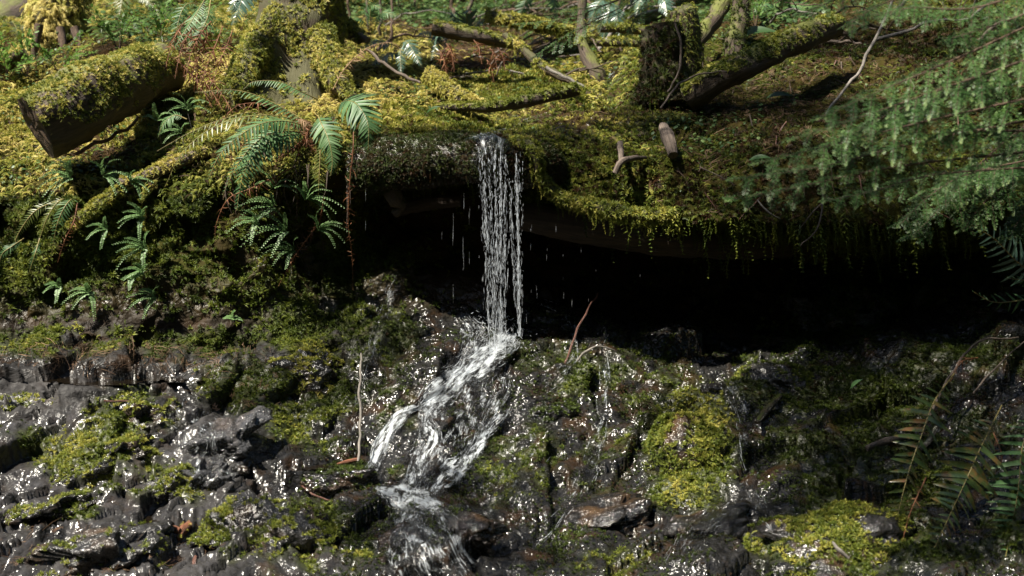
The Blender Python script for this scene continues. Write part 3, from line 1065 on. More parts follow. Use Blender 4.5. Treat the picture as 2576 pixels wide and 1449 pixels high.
LITTER = [(1230, 130, 190, 70, 1.0), (2000, 270, 330, 120, 1.0), (2300, 150, 330, 140, .7), (1900, 400, 330, 70, .3), (380, 150, 170, 80, .7), (300, 380, 200, 70, .6),
          (1450, 40, 600, 60, .7), (700, 320, 160, 60, .4), (330, 905, 420, 40, .9), (1080, 50, 220, 60, .8), (620, 985, 180, 60, .4), (250, 1390, 330, 80, .25), (1640, 280, 90, 90, .6)]
HERBS = [(1830, 330, 160, 60, .9), (1500, 180, 130, 60, .6), (1100, 235, 120, 50, .7), (250, 440, 220, 60, 1.0), (100, 200, 150, 70, 1.0), (1230, 30, 400, 40, 1.0),
         (400, 80, 150, 60, .8), (1900, 60, 200, 60, .9), (330, 330, 120, 80, .5), (2450, 330, 160, 120, .7), (1300, 200, 100, 40, .7)]
ground_cover()


# ------------------------------------------------------------------ boulders
def ico(sub):
    import bmesh
    bm = bmesh.new()
    bmesh.ops.create_icosphere(bm, subdivisions=sub, radius=1.0)
    v = np.array([x.co[:] for x in bm.verts])
    t = np.array([[l.vert.index for l in f.loops] for f in bm.faces])
    bm.free()
    return v, t


SOLID = [(GND["P"], np.concatenate([GND["q"][:, :3], GND["q"][:, [0, 2, 3]]]))]


def boulder(u, v, w, h, mat, label, seed, depth=1.0, sink=.35, rot=0.0, boxy=.5, moss=None, fac=.55, group=None, cat="rock", sub=5):
    p, n = hit(u, v)
    sx, sz = m_px(w, p[1]) / 2, m_px(h, p[1]) / 2
    sy = sx * depth
    V, t = ico(sub)
    # squarish, broken block
    k = 1 / np.maximum(np.abs(V).max(1), 1e-6)
    V = V * (1 - boxy * .6 + boxy * .6 * k)[:, None]
    V = V * (1 + fac * facets(V + seed * 3.1, 1.3, seed, 1.3) * .8 + fac * .5 * facets(V + seed, 3.2, seed + 4, 1.3) + .24 * fac * facets(V * [1, 1, 1.6] + seed, 6, seed + 9))[:, None]
    V = V + V * (.03 * fbm(V + seed, 6, 4, seed))[:, None]
    V = V * [sx, sy, sz]
    c, s = math.cos(rot), math.sin(rot)
    V = V @ np.array([[c, 0, s], [0, 1, 0], [-s, 0, c]])
    ctr = p + np.array([0, sy * .55, -sz * sink + sz * .2])
    V = V + ctr
    root = thing("rock", label, cat, (ctr[0], ctr[1], V[:, 2].min()), group)
    SOLID.append((V, t))
    link("stone", mk_mesh("stone", V, None, t, None, True), MT[mat], root)
    if moss:
        dens, tint, thr = moss
        tr = V[t]
        nn = nrm(np.cross(tr[:, 1] - tr[:, 0], tr[:, 2] - tr[:, 0]))
        cc = tr.mean(1)
        wgt = np.clip((nn[:, 2] * .8 - nn[:, 1] * .3 - thr) / .3, 0, 1) * np.clip(.55 + 1.3 * fbm(cc, 9, 3, seed), 0, 1.2)
        q4 = np.concatenate([t, t[:, 2:3]], 1)
        pp, nr, _ = sample(V, q4, dens, wgt)
        nr = nrm(pp - ctr) * .5 + nr * .5
        kk = len(pp)
        scatter("moss", pp, nr, pick((0,) + TUFT + TUFT, kk), .020 * RNG.uniform(.6, 1.4, kk), RNG.uniform(*tint, kk) + .1 * fbm(pp, 6, 2, seed), root)
    return root


boulder(335, 1050, 210, 150, "rock", "angular slate rock with bright moss on its crest beside the puddle", 1, .8, .75, .25, .4, (9000, (.55, .85), .25))
boulder(75, 1000, 300, 110, "rockpale", "broad pale grey slate outcrop at the edge of the puddle", 2, .7, .75, -.1, .3, (4000, (.6, .8), .55), .5)
boulder(230, 1160, 280, 150, "rock", "brown tilted slate slab patched with yellow green moss", 3, .8, .8, .35, .4, (9000, (.6, .85), .2))
boulder(560, 1110, 190, 130, "rocksheen", "shining wet slate face below the shallow run of water", 4, .8, .7, .3, .5, None, .7)
boulder(505, 1195, 160, 120, "rocksheen", "white glinting slate slab with a thin film of water", 5, .7, .7, .3, .5, None, .7)
boulder(578, 1195, 95, 95, "rockdark", "dark rounded rock wedged between two glinting slates", 6, .9, .4, -.2, .3, None, .4)
boulder(845, 1218, 200, 90, "rockdark", "black square edged block beside the foot of the cascade", 7, .7, .3, .05, .9, (4000, (.2, .45), .4), .3)
boulder(690, 1360, 380, 220, "rock", "large rounded grey rock with thin moss below the log scrap", 8, .8, .75, -.1, .4, (6500, (.5, .75), .25), .6)
boulder(250, 1390, 320, 150, "rock", "grey wet ledge strewn with brown twig scraps", 9, .8, .8, .1, .4, (1500, (.5, .7), .5), .65)
boulder(425, 1225, 120, 80, "rock", "small pointed slate leaning over the dark puddle", 10, .8, .4, .5, .5, (6000, (.5, .75), .2))
boulder(1740, 1150, 230, 280, "rockdark", "tall rounded boulder thickly covered in bright green moss", 11, .8, .5, 0, .2, (13000, (.42, .8), -.45), .25)
boulder(2120, 1400, 400, 230, "rockdark", "broad mossy boulder standing beside the dying ferns", 12, .8, .4, .1, .3, (10000, (.42, .8), .0), .25)
boulder(1530, 1310, 250, 90, "rockdark", "dark undercut wedge of rock with water dripping from its lip", 13, .8, .45, .25, .5, None, .35)
boulder(1040, 1370, 160, 110, "rockdark", "small round rock with water sheeting over its front", 14, .8, .4, 0, .3, None, .3)
boulder(1960, 960, 190, 110, "rock", "mossy rock with one pale wet face under the overhang", 15, .9, .5, .1, .4, (9000, (.4, .7), .0), .4)
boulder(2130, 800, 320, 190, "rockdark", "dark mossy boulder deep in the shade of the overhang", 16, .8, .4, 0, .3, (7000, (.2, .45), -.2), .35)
boulder(760, 935, 170, 110, "rock", "glinting bluish rock under a hanging yellow moss cushion", 17, .7, .5, .2, .5, (8000, (.6, .9), .3), .4)
boulder(120, 1280, 260, 110, "rock", "low grey rock step below the mossy slab", 18, .8, .75, .2, .5, (3500, (.5, .75), .4), .65)
boulder(1800, 985, 70, 45, "rockdark", "brown fist sized stone at the head of the side trickle", 19, .9, .3, .1, .3, None, .3, sub=4)
boulder(1395, 1040, 150, 80, "rockdark", "flat dark step under the small side fall", 20, .9, .6, .1, .4, (6000, (.3, .5), .3), .35)
boulder(1190, 1330, 150, 80, "rockdark", "low black rock at the outlet of the foaming pool", 21, .9, .6, -.1, .3, None, .35)
boulder(1800, 1330, 240, 110, "rockdark", "brownish rock under the fan of the side trickle", 22, .8, .7, .2, .4, None, .35)
# ------------------------------------------------------------------ logs, stumps, branches
def log(name, label, cat, pts, rad, mat="bark", n=20, m=26, amp=.12, moss=None, cut=(None, None), sn=0, group=None, bend=0, part="bark", extra=None, foot=False):
    """pts (u, v, y) axis, rad in sheet units; cut = materials of the end faces"""
    pth = path3(pts, m)
    if foot:                                             # stands in the soil
        l = np.asarray(pts, float)
        w = at(l[:, 0], l[:, 1], l[:, 2])
        b = drop(w[0] + [0, 0, .3])
        if b[2] < w[0][2] + .02:
            w = np.concatenate([[b - [0, 0, .12]], w])
            rad = [rad[0] * 1.25] + list(rad)
        pth = spline(w, m)
    r = np.interp(np.linspace(0, 1, m), np.linspace(0, 1, len(rad)), [m_px(a, pts[min(i, len(pts) - 1)][2]) for i, a in enumerate(rad)])
    lo = pth[np.argmin(pth[:, 2])]
    root = thing(name, label, cat, (lo[0], lo[1], lo[2] - r.min()), group)
    g = G()
    V = g.tube(pth, r, n, amp * r.mean(), 1.1 / r.mean(), sn, caps=(cut[0] is None and cut[1] is None))
    if not (cut[0] is None and cut[1] is None):
        for e, cm in ((0, cut[0]), (-1, cut[1])):
            ring = V[e]
            ctr = ring.mean(0)
            ax = nrm(pth[e] - pth[1 if e == 0 else -2])
            cg = G()
            rings, uv = [], []
            for f in (1.0, .8, .6, .4, .2, .03):
                rr = ctr + (ring - ctr) * f
                rr = rr + ax * (.012 * fbm(rr, 30, 3, 5) * r.mean() * 8)[:, None] * (1 if f < 1 else 0)
                rings.append(rr)
                uv.append((ring - ctr) * f * 4)
            R = np.concatenate(rings)
            ii = np.arange(5)[:, None] * n + np.arange(n)[None]
            jj = np.arange(5)[:, None] * n + (np.arange(n)[None] + 1) % n
            cg.add(R, np.stack([ii, jj, jj + n, ii + n], -1).reshape(-1, 4), None, np.concatenate(uv))
            cg.build("cut_face" if cm else "broken_end", MT[cm or mat], root)
    g.build(part, MT[mat], root)
    if name == "ledge_log":
        qq = np.concatenate(g.q)
        SOLID.append((V.reshape(-1, 3), np.concatenate([qq[:, :3], qq[:, [0, 2, 3]]])))
    if moss:
        moss_on(root, V, seed=sn, **moss)
    if extra:
        extra(root, pth, r, V)
    return root


# big sawn log on the left
log("sawn_log", "thick mossy log with a dark sawn end lying on the slope", "log",
    [(92, 320, .18), (165, 283, .26), (250, 236, .40), (330, 198, .66), (405, 170, 1.15)], [84, 86, 82, 74, 60], "bark", 40, 44, .16,
    dict(up_thr=-.30, dens=9500, size=(.010, .028), tint=(.5, 1.0), kinds=TUFT + TUFT + (0, 1), patch=.35), ("cut", None), 3)
# root plate stump of gold moss, top left
log("moss_stump", "shaggy golden moss stump standing behind the sawn log", "stump",
    [(130, 205, 2.6), (128, 120, 2.6), (140, 40, 2.7), (150, -40, 2.9)], [55, 40, 62, 70], "barkmoss", 22, 22, .3,
    foot=True, moss=dict(up_thr=-.9, dens=4200, size=(.05, .10), tint=(.8, 1.05), kinds=FEATHER + FEATHER + HANG, patch=.15), sn=8)
for (a, b, c) in (((152, 70, 2.45), (160, 130, 2.4), (158, 205, 2.35)), ((188, 70, 2.4), (200, 120, 2.35), (204, 165, 2.3)), ((100, 60, 2.4), (88, 120, 2.4), (80, 190, 2.4))):
    log("bare_root", "bare brown root hanging from the golden moss stump", "root", [a, b, c], [11, 9, 6], "twig", 8, 14, .25, sn=int(a[0]), group="roots of the golden stump")
log("leaning_tree", "dark furrowed trunk leaning behind the golden moss stump", "trunk",
    [(-260, 200, 4.2), (-60, 105, 4.4), (90, 15, 4.7), (260, -90, 5.2)], [62, 60, 58, 55], "bark", 22, 24, .2, sn=12)
log("mossy_snag", "short moss topped snag poking out behind the leafy shrub", "branch",
    [(-30, 175, 1.9), (10, 165, 1.9), (62, 128, 1.9)], [18, 20, 15], "bark", 14, 14, .2, dict(up_thr=.1, dens=7000, size=(.02, .035), tint=(.7, 1.0)), sn=13)


# the big mossy tree
def big_tree():
    base = np.array(at(715, 215, 1.75))
    root = thing("mossy_tree", "big conifer trunk with flared roots wrapped in olive moss", "tree", base)
    n, m = 56, 60
    pth = path3([(705, 330, 1.3), (722, 215, 1.4), (742, 100, 1.5), (757, -30, 1.6), (765, -400, 1.8), (755, -1500, 2.3), (760, -2600, 2.5)], m)
    z = np.linspace(0, 1, m)
    r0 = m_px(112, 1.5)
    r = r0 * (1 + .75 * np.exp(-z * 16) - .25 * z)
    g = G()
    V = g.tube(pth, r, n, .10 * r0, 5, 20, crease=lambda uv, P: .085 * np.cos(uv[:, 0] / r.max() * 5 + 1.0 + 2 * vnoise(P, 1.2, 3)) * np.exp(-np.clip(P[:, 2] - 2.2, 0, 9) * 1.6) * r0 * 2.4)
    g.build("trunk", MT["barkmoss"], root)
    sub = V[:30]
    moss_on(root, sub, up_thr=-2.5, dens=5200, size=(.018, .036), tint=(.5, .92), kinds=FEATHER + TUFT, hang=.14, seed=4, patch=.55)
    # surface roots
    for pts, rd in (([(668, 90, 1.35), (628, 160, 1.1), (600, 225, .95), (572, 290, .8)], [44, 40, 30, 14]),
                    ([(800, 80, 1.4), (830, 145, 1.2), (850, 205, 1.05), (890, 250, .9)], [40, 36, 28, 12]),
                    ([(820, 40, 1.9), (868, 70, 1.85), (910, 100, 1.8)], [26, 22, 14])):
        g = G()
        W = g.tube(path3(pts, 20), np.interp(np.linspace(0, 1, 20), np.linspace(0, 1, len(rd)), [m_px(a, 1.2) for a in rd]), 16, .02, 8, 30)
        rt = g.build("root", MT["barkmoss"], root)
        moss_on(rt, W, up_thr=-.6, dens=5000, size=(.02, .038), tint=(.58, .95), seed=6)
    # the trunk runs on above the picture without limbs or crown
    return root, pth


TREE, TREE_PATH = big_tree()

# ledge log that the water pours over
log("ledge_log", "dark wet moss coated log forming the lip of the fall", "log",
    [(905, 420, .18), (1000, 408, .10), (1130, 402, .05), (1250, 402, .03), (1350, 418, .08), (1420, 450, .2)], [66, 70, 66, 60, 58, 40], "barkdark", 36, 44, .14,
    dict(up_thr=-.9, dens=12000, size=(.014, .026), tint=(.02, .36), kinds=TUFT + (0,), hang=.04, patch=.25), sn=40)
log("sunken_log", "bare brown log hidden under the moss overhang", "log",
    [(1310, 545, .24), (1450, 565, .2), (1650, 592, .16), (1850, 606, .2), (1990, 612, .32)], [34, 46, 50, 48, 36], "brownlog", 26, 34, .10, sn=41)
log("hollow_log_stub", "grey splintered log stub in the cave behind the falling water", "log",
    [(985, 470, .12), (993, 500, .10), (1010, 520, .12), (990, 540, .12)], [22, 20, 14, 6], "bark", 14, 16, .35, dict(up_thr=.2, dens=3000, size=(.012, .02), tint=(.2, .4)), sn=42)
log("cave_log", "smooth brown log end lying in the shadow left of the water", "log",
    [(1000, 530, .42), (1080, 510, .36), (1160, 505, .34)], [16, 19, 16], "brownlog", 16, 16, .12, sn=43)

# the stump on the right bank
log("broken_stump", "dark broken stump with shaggy rotten bark on the right bank", "stump",
    [(1672, 262, .72), (1668, 200, .74), (1664, 130, .76), (1660, 66, .78)], [62, 52, 50, 46], "barkmoss", 30, 30, .36,
    dict(up_thr=-1.2, dens=9000, size=(.018, .036), tint=(-.05, .58), kinds=FEATHER + TUFT, hang=.12, patch=.35), sn=50)
log("moss_post", "taller rounded stump capped with olive moss behind the broken stump", "stump",
    [(1725, 250, 1.0), (1724, 170, 1.0), (1722, 90, 1.0), (1720, 30, 1.0), (1716, 14, 1.0)], [42, 40, 40, 36, 16], "barkmoss", 24, 30, .15,
    dict(up_thr=-.8, dens=6000, size=(.018, .034), tint=(.35, .78), kinds=FEATHER, hang=.12, patch=.25), sn=51)
log("fallen_branch", "thick mossy fallen branch propped against the right bank", "log",
    [(1735, 244, .62), (1850, 178, .5), (1960, 122, .62), (2050, 84, .74), (2105, 62, .84)], [36, 34, 34, 32, 26], "bark", 22, 34, .18,
    dict(up_thr=.0, dens=7500, size=(.016, .032), tint=(.42, .85), patch=.35), sn=52)
log("dark_pole", "dark slanting pole rising behind the moss capped stump", "branch",
    [(1752, 112, 1.5), (1795, 50, 1.7), (1850, -40, 2.0)], [20, 20, 19], "bark", 14, 18, .28, foot=True, moss=dict(up_thr=.0, dens=2600, size=(.02, .03), tint=(.4, .8), patch=.5), sn=53)
log("young_tree", "slim dark young trunk wound with moss beside the slanting pole", "trunk",
    [(1848, 118, 1.6), (1858, 60, 1.7), (1872, -60, 1.8)], [26, 21, 20], "bark", 14, 18, .2, foot=True, moss=dict(up_thr=-1.5, dens=2600, size=(.02, .03), tint=(.3, .6)), sn=54)

# middle distance
log("sawn_branch", "mossy branch with a pale sawn end above the tangled twigs", "branch",
    [(1088, 70, 2.0), (1150, 82, 2.0), (1230, 97, 2.0), (1300, 110, 2.05)], [19, 18, 17, 15], "bark", 18, 24, .12,
    dict(up_thr=.25, dens=6000, size=(.016, .028), tint=(.5, .85)), ("cutlight", None), 60)
log("moss_branch", "fuzzy moss wrapped branch with a blunt end behind the sawn branch", "branch",
    [(1220, 42, 2.6), (1300, 54, 2.6), (1380, 72, 2.7), (1470, 92, 2.8)], [16, 16, 15, 14], "barkmoss", 14, 22, .2,
    dict(up_thr=-.8, dens=5200, size=(.025, .045), tint=(.6, .95), hang=.2), sn=61)
log("leaning_moss_pole", "slender pole sleeved in shaggy yellow moss leaning to the brook", "branch",
    [(1270, 88, 1.7), (1320, 128, 1.5), (1370, 172, 1.35), (1450, 210, 1.2)], [8, 11, 11, 9], "barkmoss", 10, 26, .2,
    dict(up_thr=-1.2, dens=7000, size=(.018, .034), tint=(.62, .95), hang=.15, patch=.5), sn=62)
log("brook_log", "green mossy log lying across the brook above the pool", "log",
    [(1110, 268, .95), (1220, 270, .85), (1310, 258, .85), (1390, 238, .9), (1450, 226, 1.0)], [8, 13, 16, 17, 15], "bark", 16, 34, .15,
    dict(up_thr=-.1, dens=8000, size=(.018, .034), tint=(.5, .78)), sn=63)
log("shaggy_moss_branch", "thick orange gold moss covered branch sloping toward the brook log", "branch",
    [(1078, 186, 1.25), (1120, 220, 1.15), (1170, 252, 1.05), (1215, 272, 1.0)], [17, 19, 18, 14], "barkmoss", 14, 22, .2,
    dict(up_thr=-1.0, dens=7500, size=(.018, .034), tint=(.78, 1.0), hang=.1), sn=64)
log("mossy_sapling", "dark sapling trunk with a mossy foot behind the brook", "trunk",
    [(1500, 190, 2.2), (1468, 120, 2.3), (1462, 60, 2.4), (1470, -60, 2.5)], [24, 14, 11, 10], "bark", 14, 20, .2, foot=True,
    moss=dict(up_thr=-2, dens=2600, size=(.02, .04), tint=(.45, .75), patch=.6), sn=65)
for a, b, s in (((1510, 72, 2.7), (1640, 82, 2.7), 66), ((1500, 108, 2.3), (1640, 112, 2.3), 67)):
    log("far_moss_log", "pale moss covered log crossing behind the broken stump", "log", [a, ((a[0] + b[0]) / 2, (a[1] + b[1]) / 2 - 4, a[2]), b], [9, 11, 10], "bark", 12, 16, .2,
        dict(up_thr=-.1, dens=5200, size=(.025, .04), tint=(.6, .9)), sn=s, group="moss logs behind the stump")
log("rotten_branch", "orange brown rotten branch wedged behind the mossy trunk", "branch",
    [(832, 48, 2.0), (870, 72, 1.9), (925, 102, 1.75)], [13, 14, 9], "deadwood", 12, 16, .2, dict(up_thr=.3, dens=3000, size=(.016, .026), tint=(.5, .85)), sn=68)

# roots and dead stubs on the right bank
log("root_stub", "blunt grey brown root stub hanging from the mossy bank", "root",
    [(1668, 318, .22), (1682, 350, .10), (1693, 390, .02)], [12, 18, 13], "deadwood", 16, 18, .15, cut=(None, "deadwood"), sn=70)
log("forked_root", "forked grey dead root lying against the moss", "root",
    [(1547, 436, -.06), (1562, 408, -.05), (1590, 398, .0), (1626, 396, .06)], [7, 9, 7, 4], "deadwood", 10, 20, .2, sn=71,
    extra=lambda root, p, r, V: (lambda g: (g.tube(path3([(1562, 410, -.05), (1562, 385, .0), (1560, 360, .1)], 10), np.linspace(.012, .016, 10), 8, .004, 20, 3), g.build("fork", MT["deadwood"], root)))(G()))
log("looping_moss_root", "moss sleeved root curling down beside the fall", "root",
    [(1282, 362, .0), (1330, 368, -.05), (1352, 398, -.07), (1356, 440, -.04), (1400, 490, -.02), (1470, 520, -.04)], [13, 16, 14, 13, 15, 12], "barkmoss", 12, 34, .2,
    dict(up_thr=-1.3, dens=8500, size=(.018, .034), tint=(.5, .85), hang=.06), sn=72)
log("mossy_lip_root", "long shaggy moss roll along the edge of the overhang", "root",
    [(1460, 512, -.05), (1540, 532, -.10), (1620, 545, -.12), (1700, 538, -.10)], [14, 20, 18, 12], "barkmoss", 12, 26, .2,
    dict(up_thr=-1.3, dens=8500, size=(.02, .036), tint=(.5, .85), hang=.12), sn=73)
log("gold_moss_branch", "gold mossed branch with a bare grey broken end jutting from the bank", "branch",
    [(300, 458, .18), (345, 452, .2), (420, 420, .26), (520, 380, .36)], [9, 13, 16, 15], "deadwood", 14, 26, .15,
    dict(up_thr=-.3, dens=8000, size=(.016, .03), tint=(.72, 1.0)), sn=74)
log("green_moss_ridge", "slanting ridge of green gold moss over a buried branch", "branch",
    [(175, 575, .06), (240, 525, .12), (300, 480, .2)], [12, 17, 14], "barkmoss", 12, 20, .2, dict(up_thr=-.8, dens=7500, size=(.018, .034), tint=(.6, .95)), sn=75)
log("wet_root", "dark bare root lying beside the side trickle", "root",
    [(1905, 1062, -.62), (1930, 1030, -.52), (1962, 996, -.42)], [7, 10, 8], "barkdark", 10, 16, .15, sn=76)
log("drift_stick", "weathered stick wedged in the moss behind the dying fern", "branch",
    [(2180, 1128, -.78), (2230, 1110, -.75), (2290, 1096, -.7)], [8, 11, 7], "deadwood", 10, 16, .15, sn=77)
log("bent_root", "bent dark root arching behind the dying fern", "root",
    [(2300, 1138, -.8), (2335, 1112, -.78), (2355, 1075, -.74)], [8, 10, 7], "barkdark", 10, 16, .15, sn=78)
log("mossy_drift_branch", "rotten yellow mossed branch lying in the puddle", "branch",
    [(440, 1355, -1.36), (470, 1325, -1.3), (540, 1290, -1.2), (600, 1262, -1.12)], [13, 12, 10, 7], "redrot", 12, 22, .35,
    dict(up_thr=-.1, dens=7000, size=(.010, .020), tint=(.55, .95), patch=.7), sn=79)
log("red_wood_chunk", "chunk of red rotten wood at the edge of the puddle", "wood", [(368, 1330, -1.34), (410, 1328, -1.34), (452, 1335, -1.35)], [7, 13, 9], "redrot", 10, 14, .35, sn=80)
log("orange_wood_splinter", "bright orange wood splinter on the black block", "wood", [(848, 1168, -.86), (880, 1160, -.86), (906, 1155, -.86)], [3, 6, 4], "redrot", 8, 10, .3, sn=81)


# ------------------------------------------------------------------ thin sticks and twigs, each its own thing
def stick(label, pts, r, mat="twig", name="stick", cat="stick", group=None, m=16, forks=()):
    pth = path3(pts, m)
    g = G()
    y0 = pts[0][2]
    rr = np.interp(np.linspace(0, 1, m), np.linspace(0, 1, len(r)), [m_px(a, y0) for a in r])
    pth = pth + np.stack([fbm(pth, 14, 2, 1), fbm(pth, 14, 2, 2), fbm(pth, 14, 2, 3)], 1) * rr.mean() * 1.6
    g.tube(pth, rr, 7, rr.mean() * .15, 60, 2)
    if forks:
        root = thing(name, label, cat, pth[0], group)
        g.build("stem", MT[mat], root)
        for f in forks:
            g2 = G()
            g2.tube(path3(f, 10), np.linspace(rr.mean() * .7, rr.mean() * .3, 10), 6)
            g2.build("side_twig", MT[mat], root)
        return root
    return g.build(name, MT[mat], None, label=label, category=cat, group=group)


stick("thin grey lichened branch standing upright behind the hemlock boughs", [(2078, 290, -.1), (2140, 205, .05), (2175, 150, .1), (2235, 20, .3), (2262, -60, .4)], [3, 4.2, 4.6, 4, 3], "greytwig")
stick("slender pale stick standing upright on the orange splinter", [(904, 1160, -.88), (903, 1050, -.72), (905, 970, -.62), (907, 885, -.5)], [3.2, 3.6, 3.4, 2.4], "greytwig")
stick("red brown twig slanting out of the cave to the small side fall", [(1415, 925, -.1), (1440, 860, -.05), (1468, 800, .05), (1505, 738, .2)], [3.6, 3.4, 2.8, 1.6], "redtwig")
stick("bent twig bridging the small side fall", [(1455, 905, -.1), (1478, 880, -.08), (1500, 873, -.06), (1548, 880, -.02)], [3, 3.4, 2.8, 1.8], "greytwig")
stick("curved pale stick leaning against the foot of the broken stump", [(1662, 272, .3), (1700, 220, .4), (1745, 190, .5), (1830, 178, .42)], [2.6, 2.8, 2.4, 1.6], "deadwood")
stick("hanging brown rootlet on the face of the broken stump", [(1700, 55, .66), (1714, 110, .62), (1708, 170, .6), (1680, 230, .55)], [2, 3, 3, 2], "deadwood")
stick("fine pale root dangling from the moss above the cave", [(2070, 470, -.15), (2066, 540, -.22), (2048, 590, -.24), (2015, 620, -.24)], [2.4, 2.4, 2, 1.4], "deadwood", group=None)
stick("whitish twig hanging over the mossy overhang", [(1905, 505, -.22), (1935, 535, -.25), (1965, 550, -.22)], [2, 2.4, 1.6], "greytwig")
stick("long brown twig lying across the mossy bank below the tree", [(918, 120, 1.5), (965, 160, 1.35), (1020, 190, 1.2), (1060, 205, 1.15)], [3.5, 4, 3.6, 3], "deadwood")
stick("barkless white twig lying near the fern roots", [(1375, 170, 1.15), (1420, 195, 1.1), (1465, 220, 1.05)], [4, 4, 3], "greytwig")
stick("brown stick slanting under the sawn log end", [(195, 392, .15), (300, 328, .5), (345, 300, .75)], [5, 5, 4], "redtwig")
stick("pale straw coloured bent stem arching over the dying ferns", [(2320, 1080, -.85), (2400, 930, -.7), (2460, 860, -.6), (2560, 848, -.55)], [3, 3.4, 3, 2], "deadwood")
stick("straw coloured stem crossing behind the bent stem", [(2450, 990, -.75), (2500, 930, -.7), (2576, 860, -.6)], [2.6, 2.6, 2], "deadwood")
stick("short bare twig lying on the puddle rock", [(260, 1010, -.66), (310, 1013, -.64), (365, 1012, -.62)], [3, 3, 2], "redtwig")
stick("red curved twig lying across the large rounded rock", [(752, 1215, -.95), (790, 1245, -1.0), (840, 1262, -1.02), (890, 1262, -1.0)], [2, 2.4, 2.2, 1.6], "redtwig")
stick("brown chip of bark standing on the grey wet ledge", [(488, 1440, -1.62), (496, 1400, -1.55)], [5, 5], "redtwig", m=6)
stick("pale splinter lying on the broad mossy boulder", [(2090, 1360, -1.72), (2112, 1385, -1.76), (2135, 1412, -1.78)], [3, 6, 3], "greytwig")
# twig tangle in front of the bracken
rs = random.Random(5)
for k in range(46):
    u, v = rs.uniform(1060, 1420), rs.uniform(95, 205)
    p, n = hit(u, v)
    L, a = rs.uniform(40, 150), rs.gauss(0, .6)
    y = p[1] - rs.uniform(.0, .12)
    c = (u + L * math.cos(a), v + L * math.sin(a) * .6 - rs.uniform(0, 16), y + rs.uniform(-.1, .15))
    stick("dead twig in the tangle below the sawn branch", [(u, v, y), ((u + c[0]) / 2, (v + c[1]) / 2 - rs.uniform(-4, 16), y - .04), c], [2.6, 2.2, 1.2],
          rs.choice(("twig", "deadwood", "greytwig")), "twig", "twig", "twigs tangled below the sawn branch", 9)
for k in range(60):
    u, v = rs.uniform(1700, 2560), rs.uniform(120, 520)
    p, n = hit(u, v)
    L = rs.uniform(30, 130)
    y = p[1] - rs.uniform(.02, .10)
    a = rs.gauss(1.2, .45) * rs.choice((1, 1, -1))
    c = (u + L * math.cos(a), v + L * abs(math.sin(a)), y - rs.uniform(0, .08))
    stick("thin dry twig draped down the shaded right bank", [(u, v, y), ((u + c[0]) / 2 + rs.uniform(-8, 8), (v + c[1]) / 2, y - .03), c], [1.8, 1.7, .9],
          rs.choice(("twig", "deadwood", "redtwig", "deadwood")), "twig", "twig", "dry twigs on the right bank", 9)
for k in range(22):
    u, v = rs.uniform(560, 900), rs.uniform(380, 470)
    p, n = hit(u, v)
    y = p[1] - .05
    stick("fine hanging rootlet under the fern bank", [(u, v, y), (u + rs.uniform(-10, 10), v + 40, y - .02), (u + rs.uniform(-14, 14), v + rs.uniform(60, 140), y)], [1.6, 1.3, .8],
          rs.choice(("twig", "deadwood")), "rootlet", "root", "rootlets under the fern bank", 8)
for k, (u, v, h, lean, r) in enumerate([(955, 95, 110, 6, 4), (985, 110, 130, 4, 4), (925, 85, 90, 0, 3), (1150, 60, 90, -20, 5), (1182, 70, 90, 2, 6), (1040, 30, 60, 6, 3), (1330, 40, 60, 3, 3), (1560, 60, 90, -6, 4), (505, 90, 120, 14, 3), (880, 60, 90, -3, 4)]):
    p, n = hit(u, v)
    stick("bare upright stem rising among the background ferns", [(u, v + 4, p[1]), (u + lean * .4, v - h * .5, p[1]), (u + lean, v - h, p[1] + .05)], [r, r * .9, r * .8], "twig" if k % 2 else "bark", "bare_sapling", "sapling", "bare stems among the background ferns", 10)

# fallen branches lying about in the undergrowth, each its own thing
for k in range(34):
    u, v = (rs.uniform(900, 1640), rs.uniform(20, 150)) if k < 22 else (rs.uniform(1880, 2480), rs.uniform(10, 150))
    p, n = hit(u, v)
    L, a = rs.uniform(90, 240), rs.gauss(0, .45)
    y = p[1] - .06
    c = hit(min(max(u + L * math.cos(a), 860), 2560), max(v + L * math.sin(a) * .5, -20))[0]
    p0 = p + [0, -.03, .04]
    q0 = c + [0, -.03, rs.uniform(.03, .22)]
    g = G()
    pth = spline([p0, (p0 + q0) / 2 + [rs.uniform(-.06, .06), -.03, rs.uniform(.0, .12)], q0], 14)
    pth = pth + np.stack([fbm(pth, 8, 2, k), fbm(pth, 8, 2, k + 50), fbm(pth, 8, 2, k + 90)], 1) * .02
    rr = rs.uniform(.006, .014)
    g.tube(pth, np.linspace(rr, rr * .4, 14), 8, rr * .2, 40, k)
    root = thing("fallen_stick", "bare fallen stick lying in the undergrowth %s" % ("behind the brook" if k < 22 else "above the fallen branch"), "stick", p0, "sticks behind the brook" if k < 22 else "sticks above the fallen branch")
    g.build("stem", MT[rs.choice(("twig", "deadwood", "greytwig", "bark"))], root)
    for j in range(2):
        g = G()
        b = pth[rs.randint(4, 11)]
        g.tube(spline([b, b + [rs.uniform(-.08, .08), -.03, .05], b + [rs.uniform(-.2, .2), -.05, rs.uniform(.05, .2)]], 7), np.linspace(rr * .5, rr * .15, 7), 5)
        g.build("side_twig", MT["twig"], root)
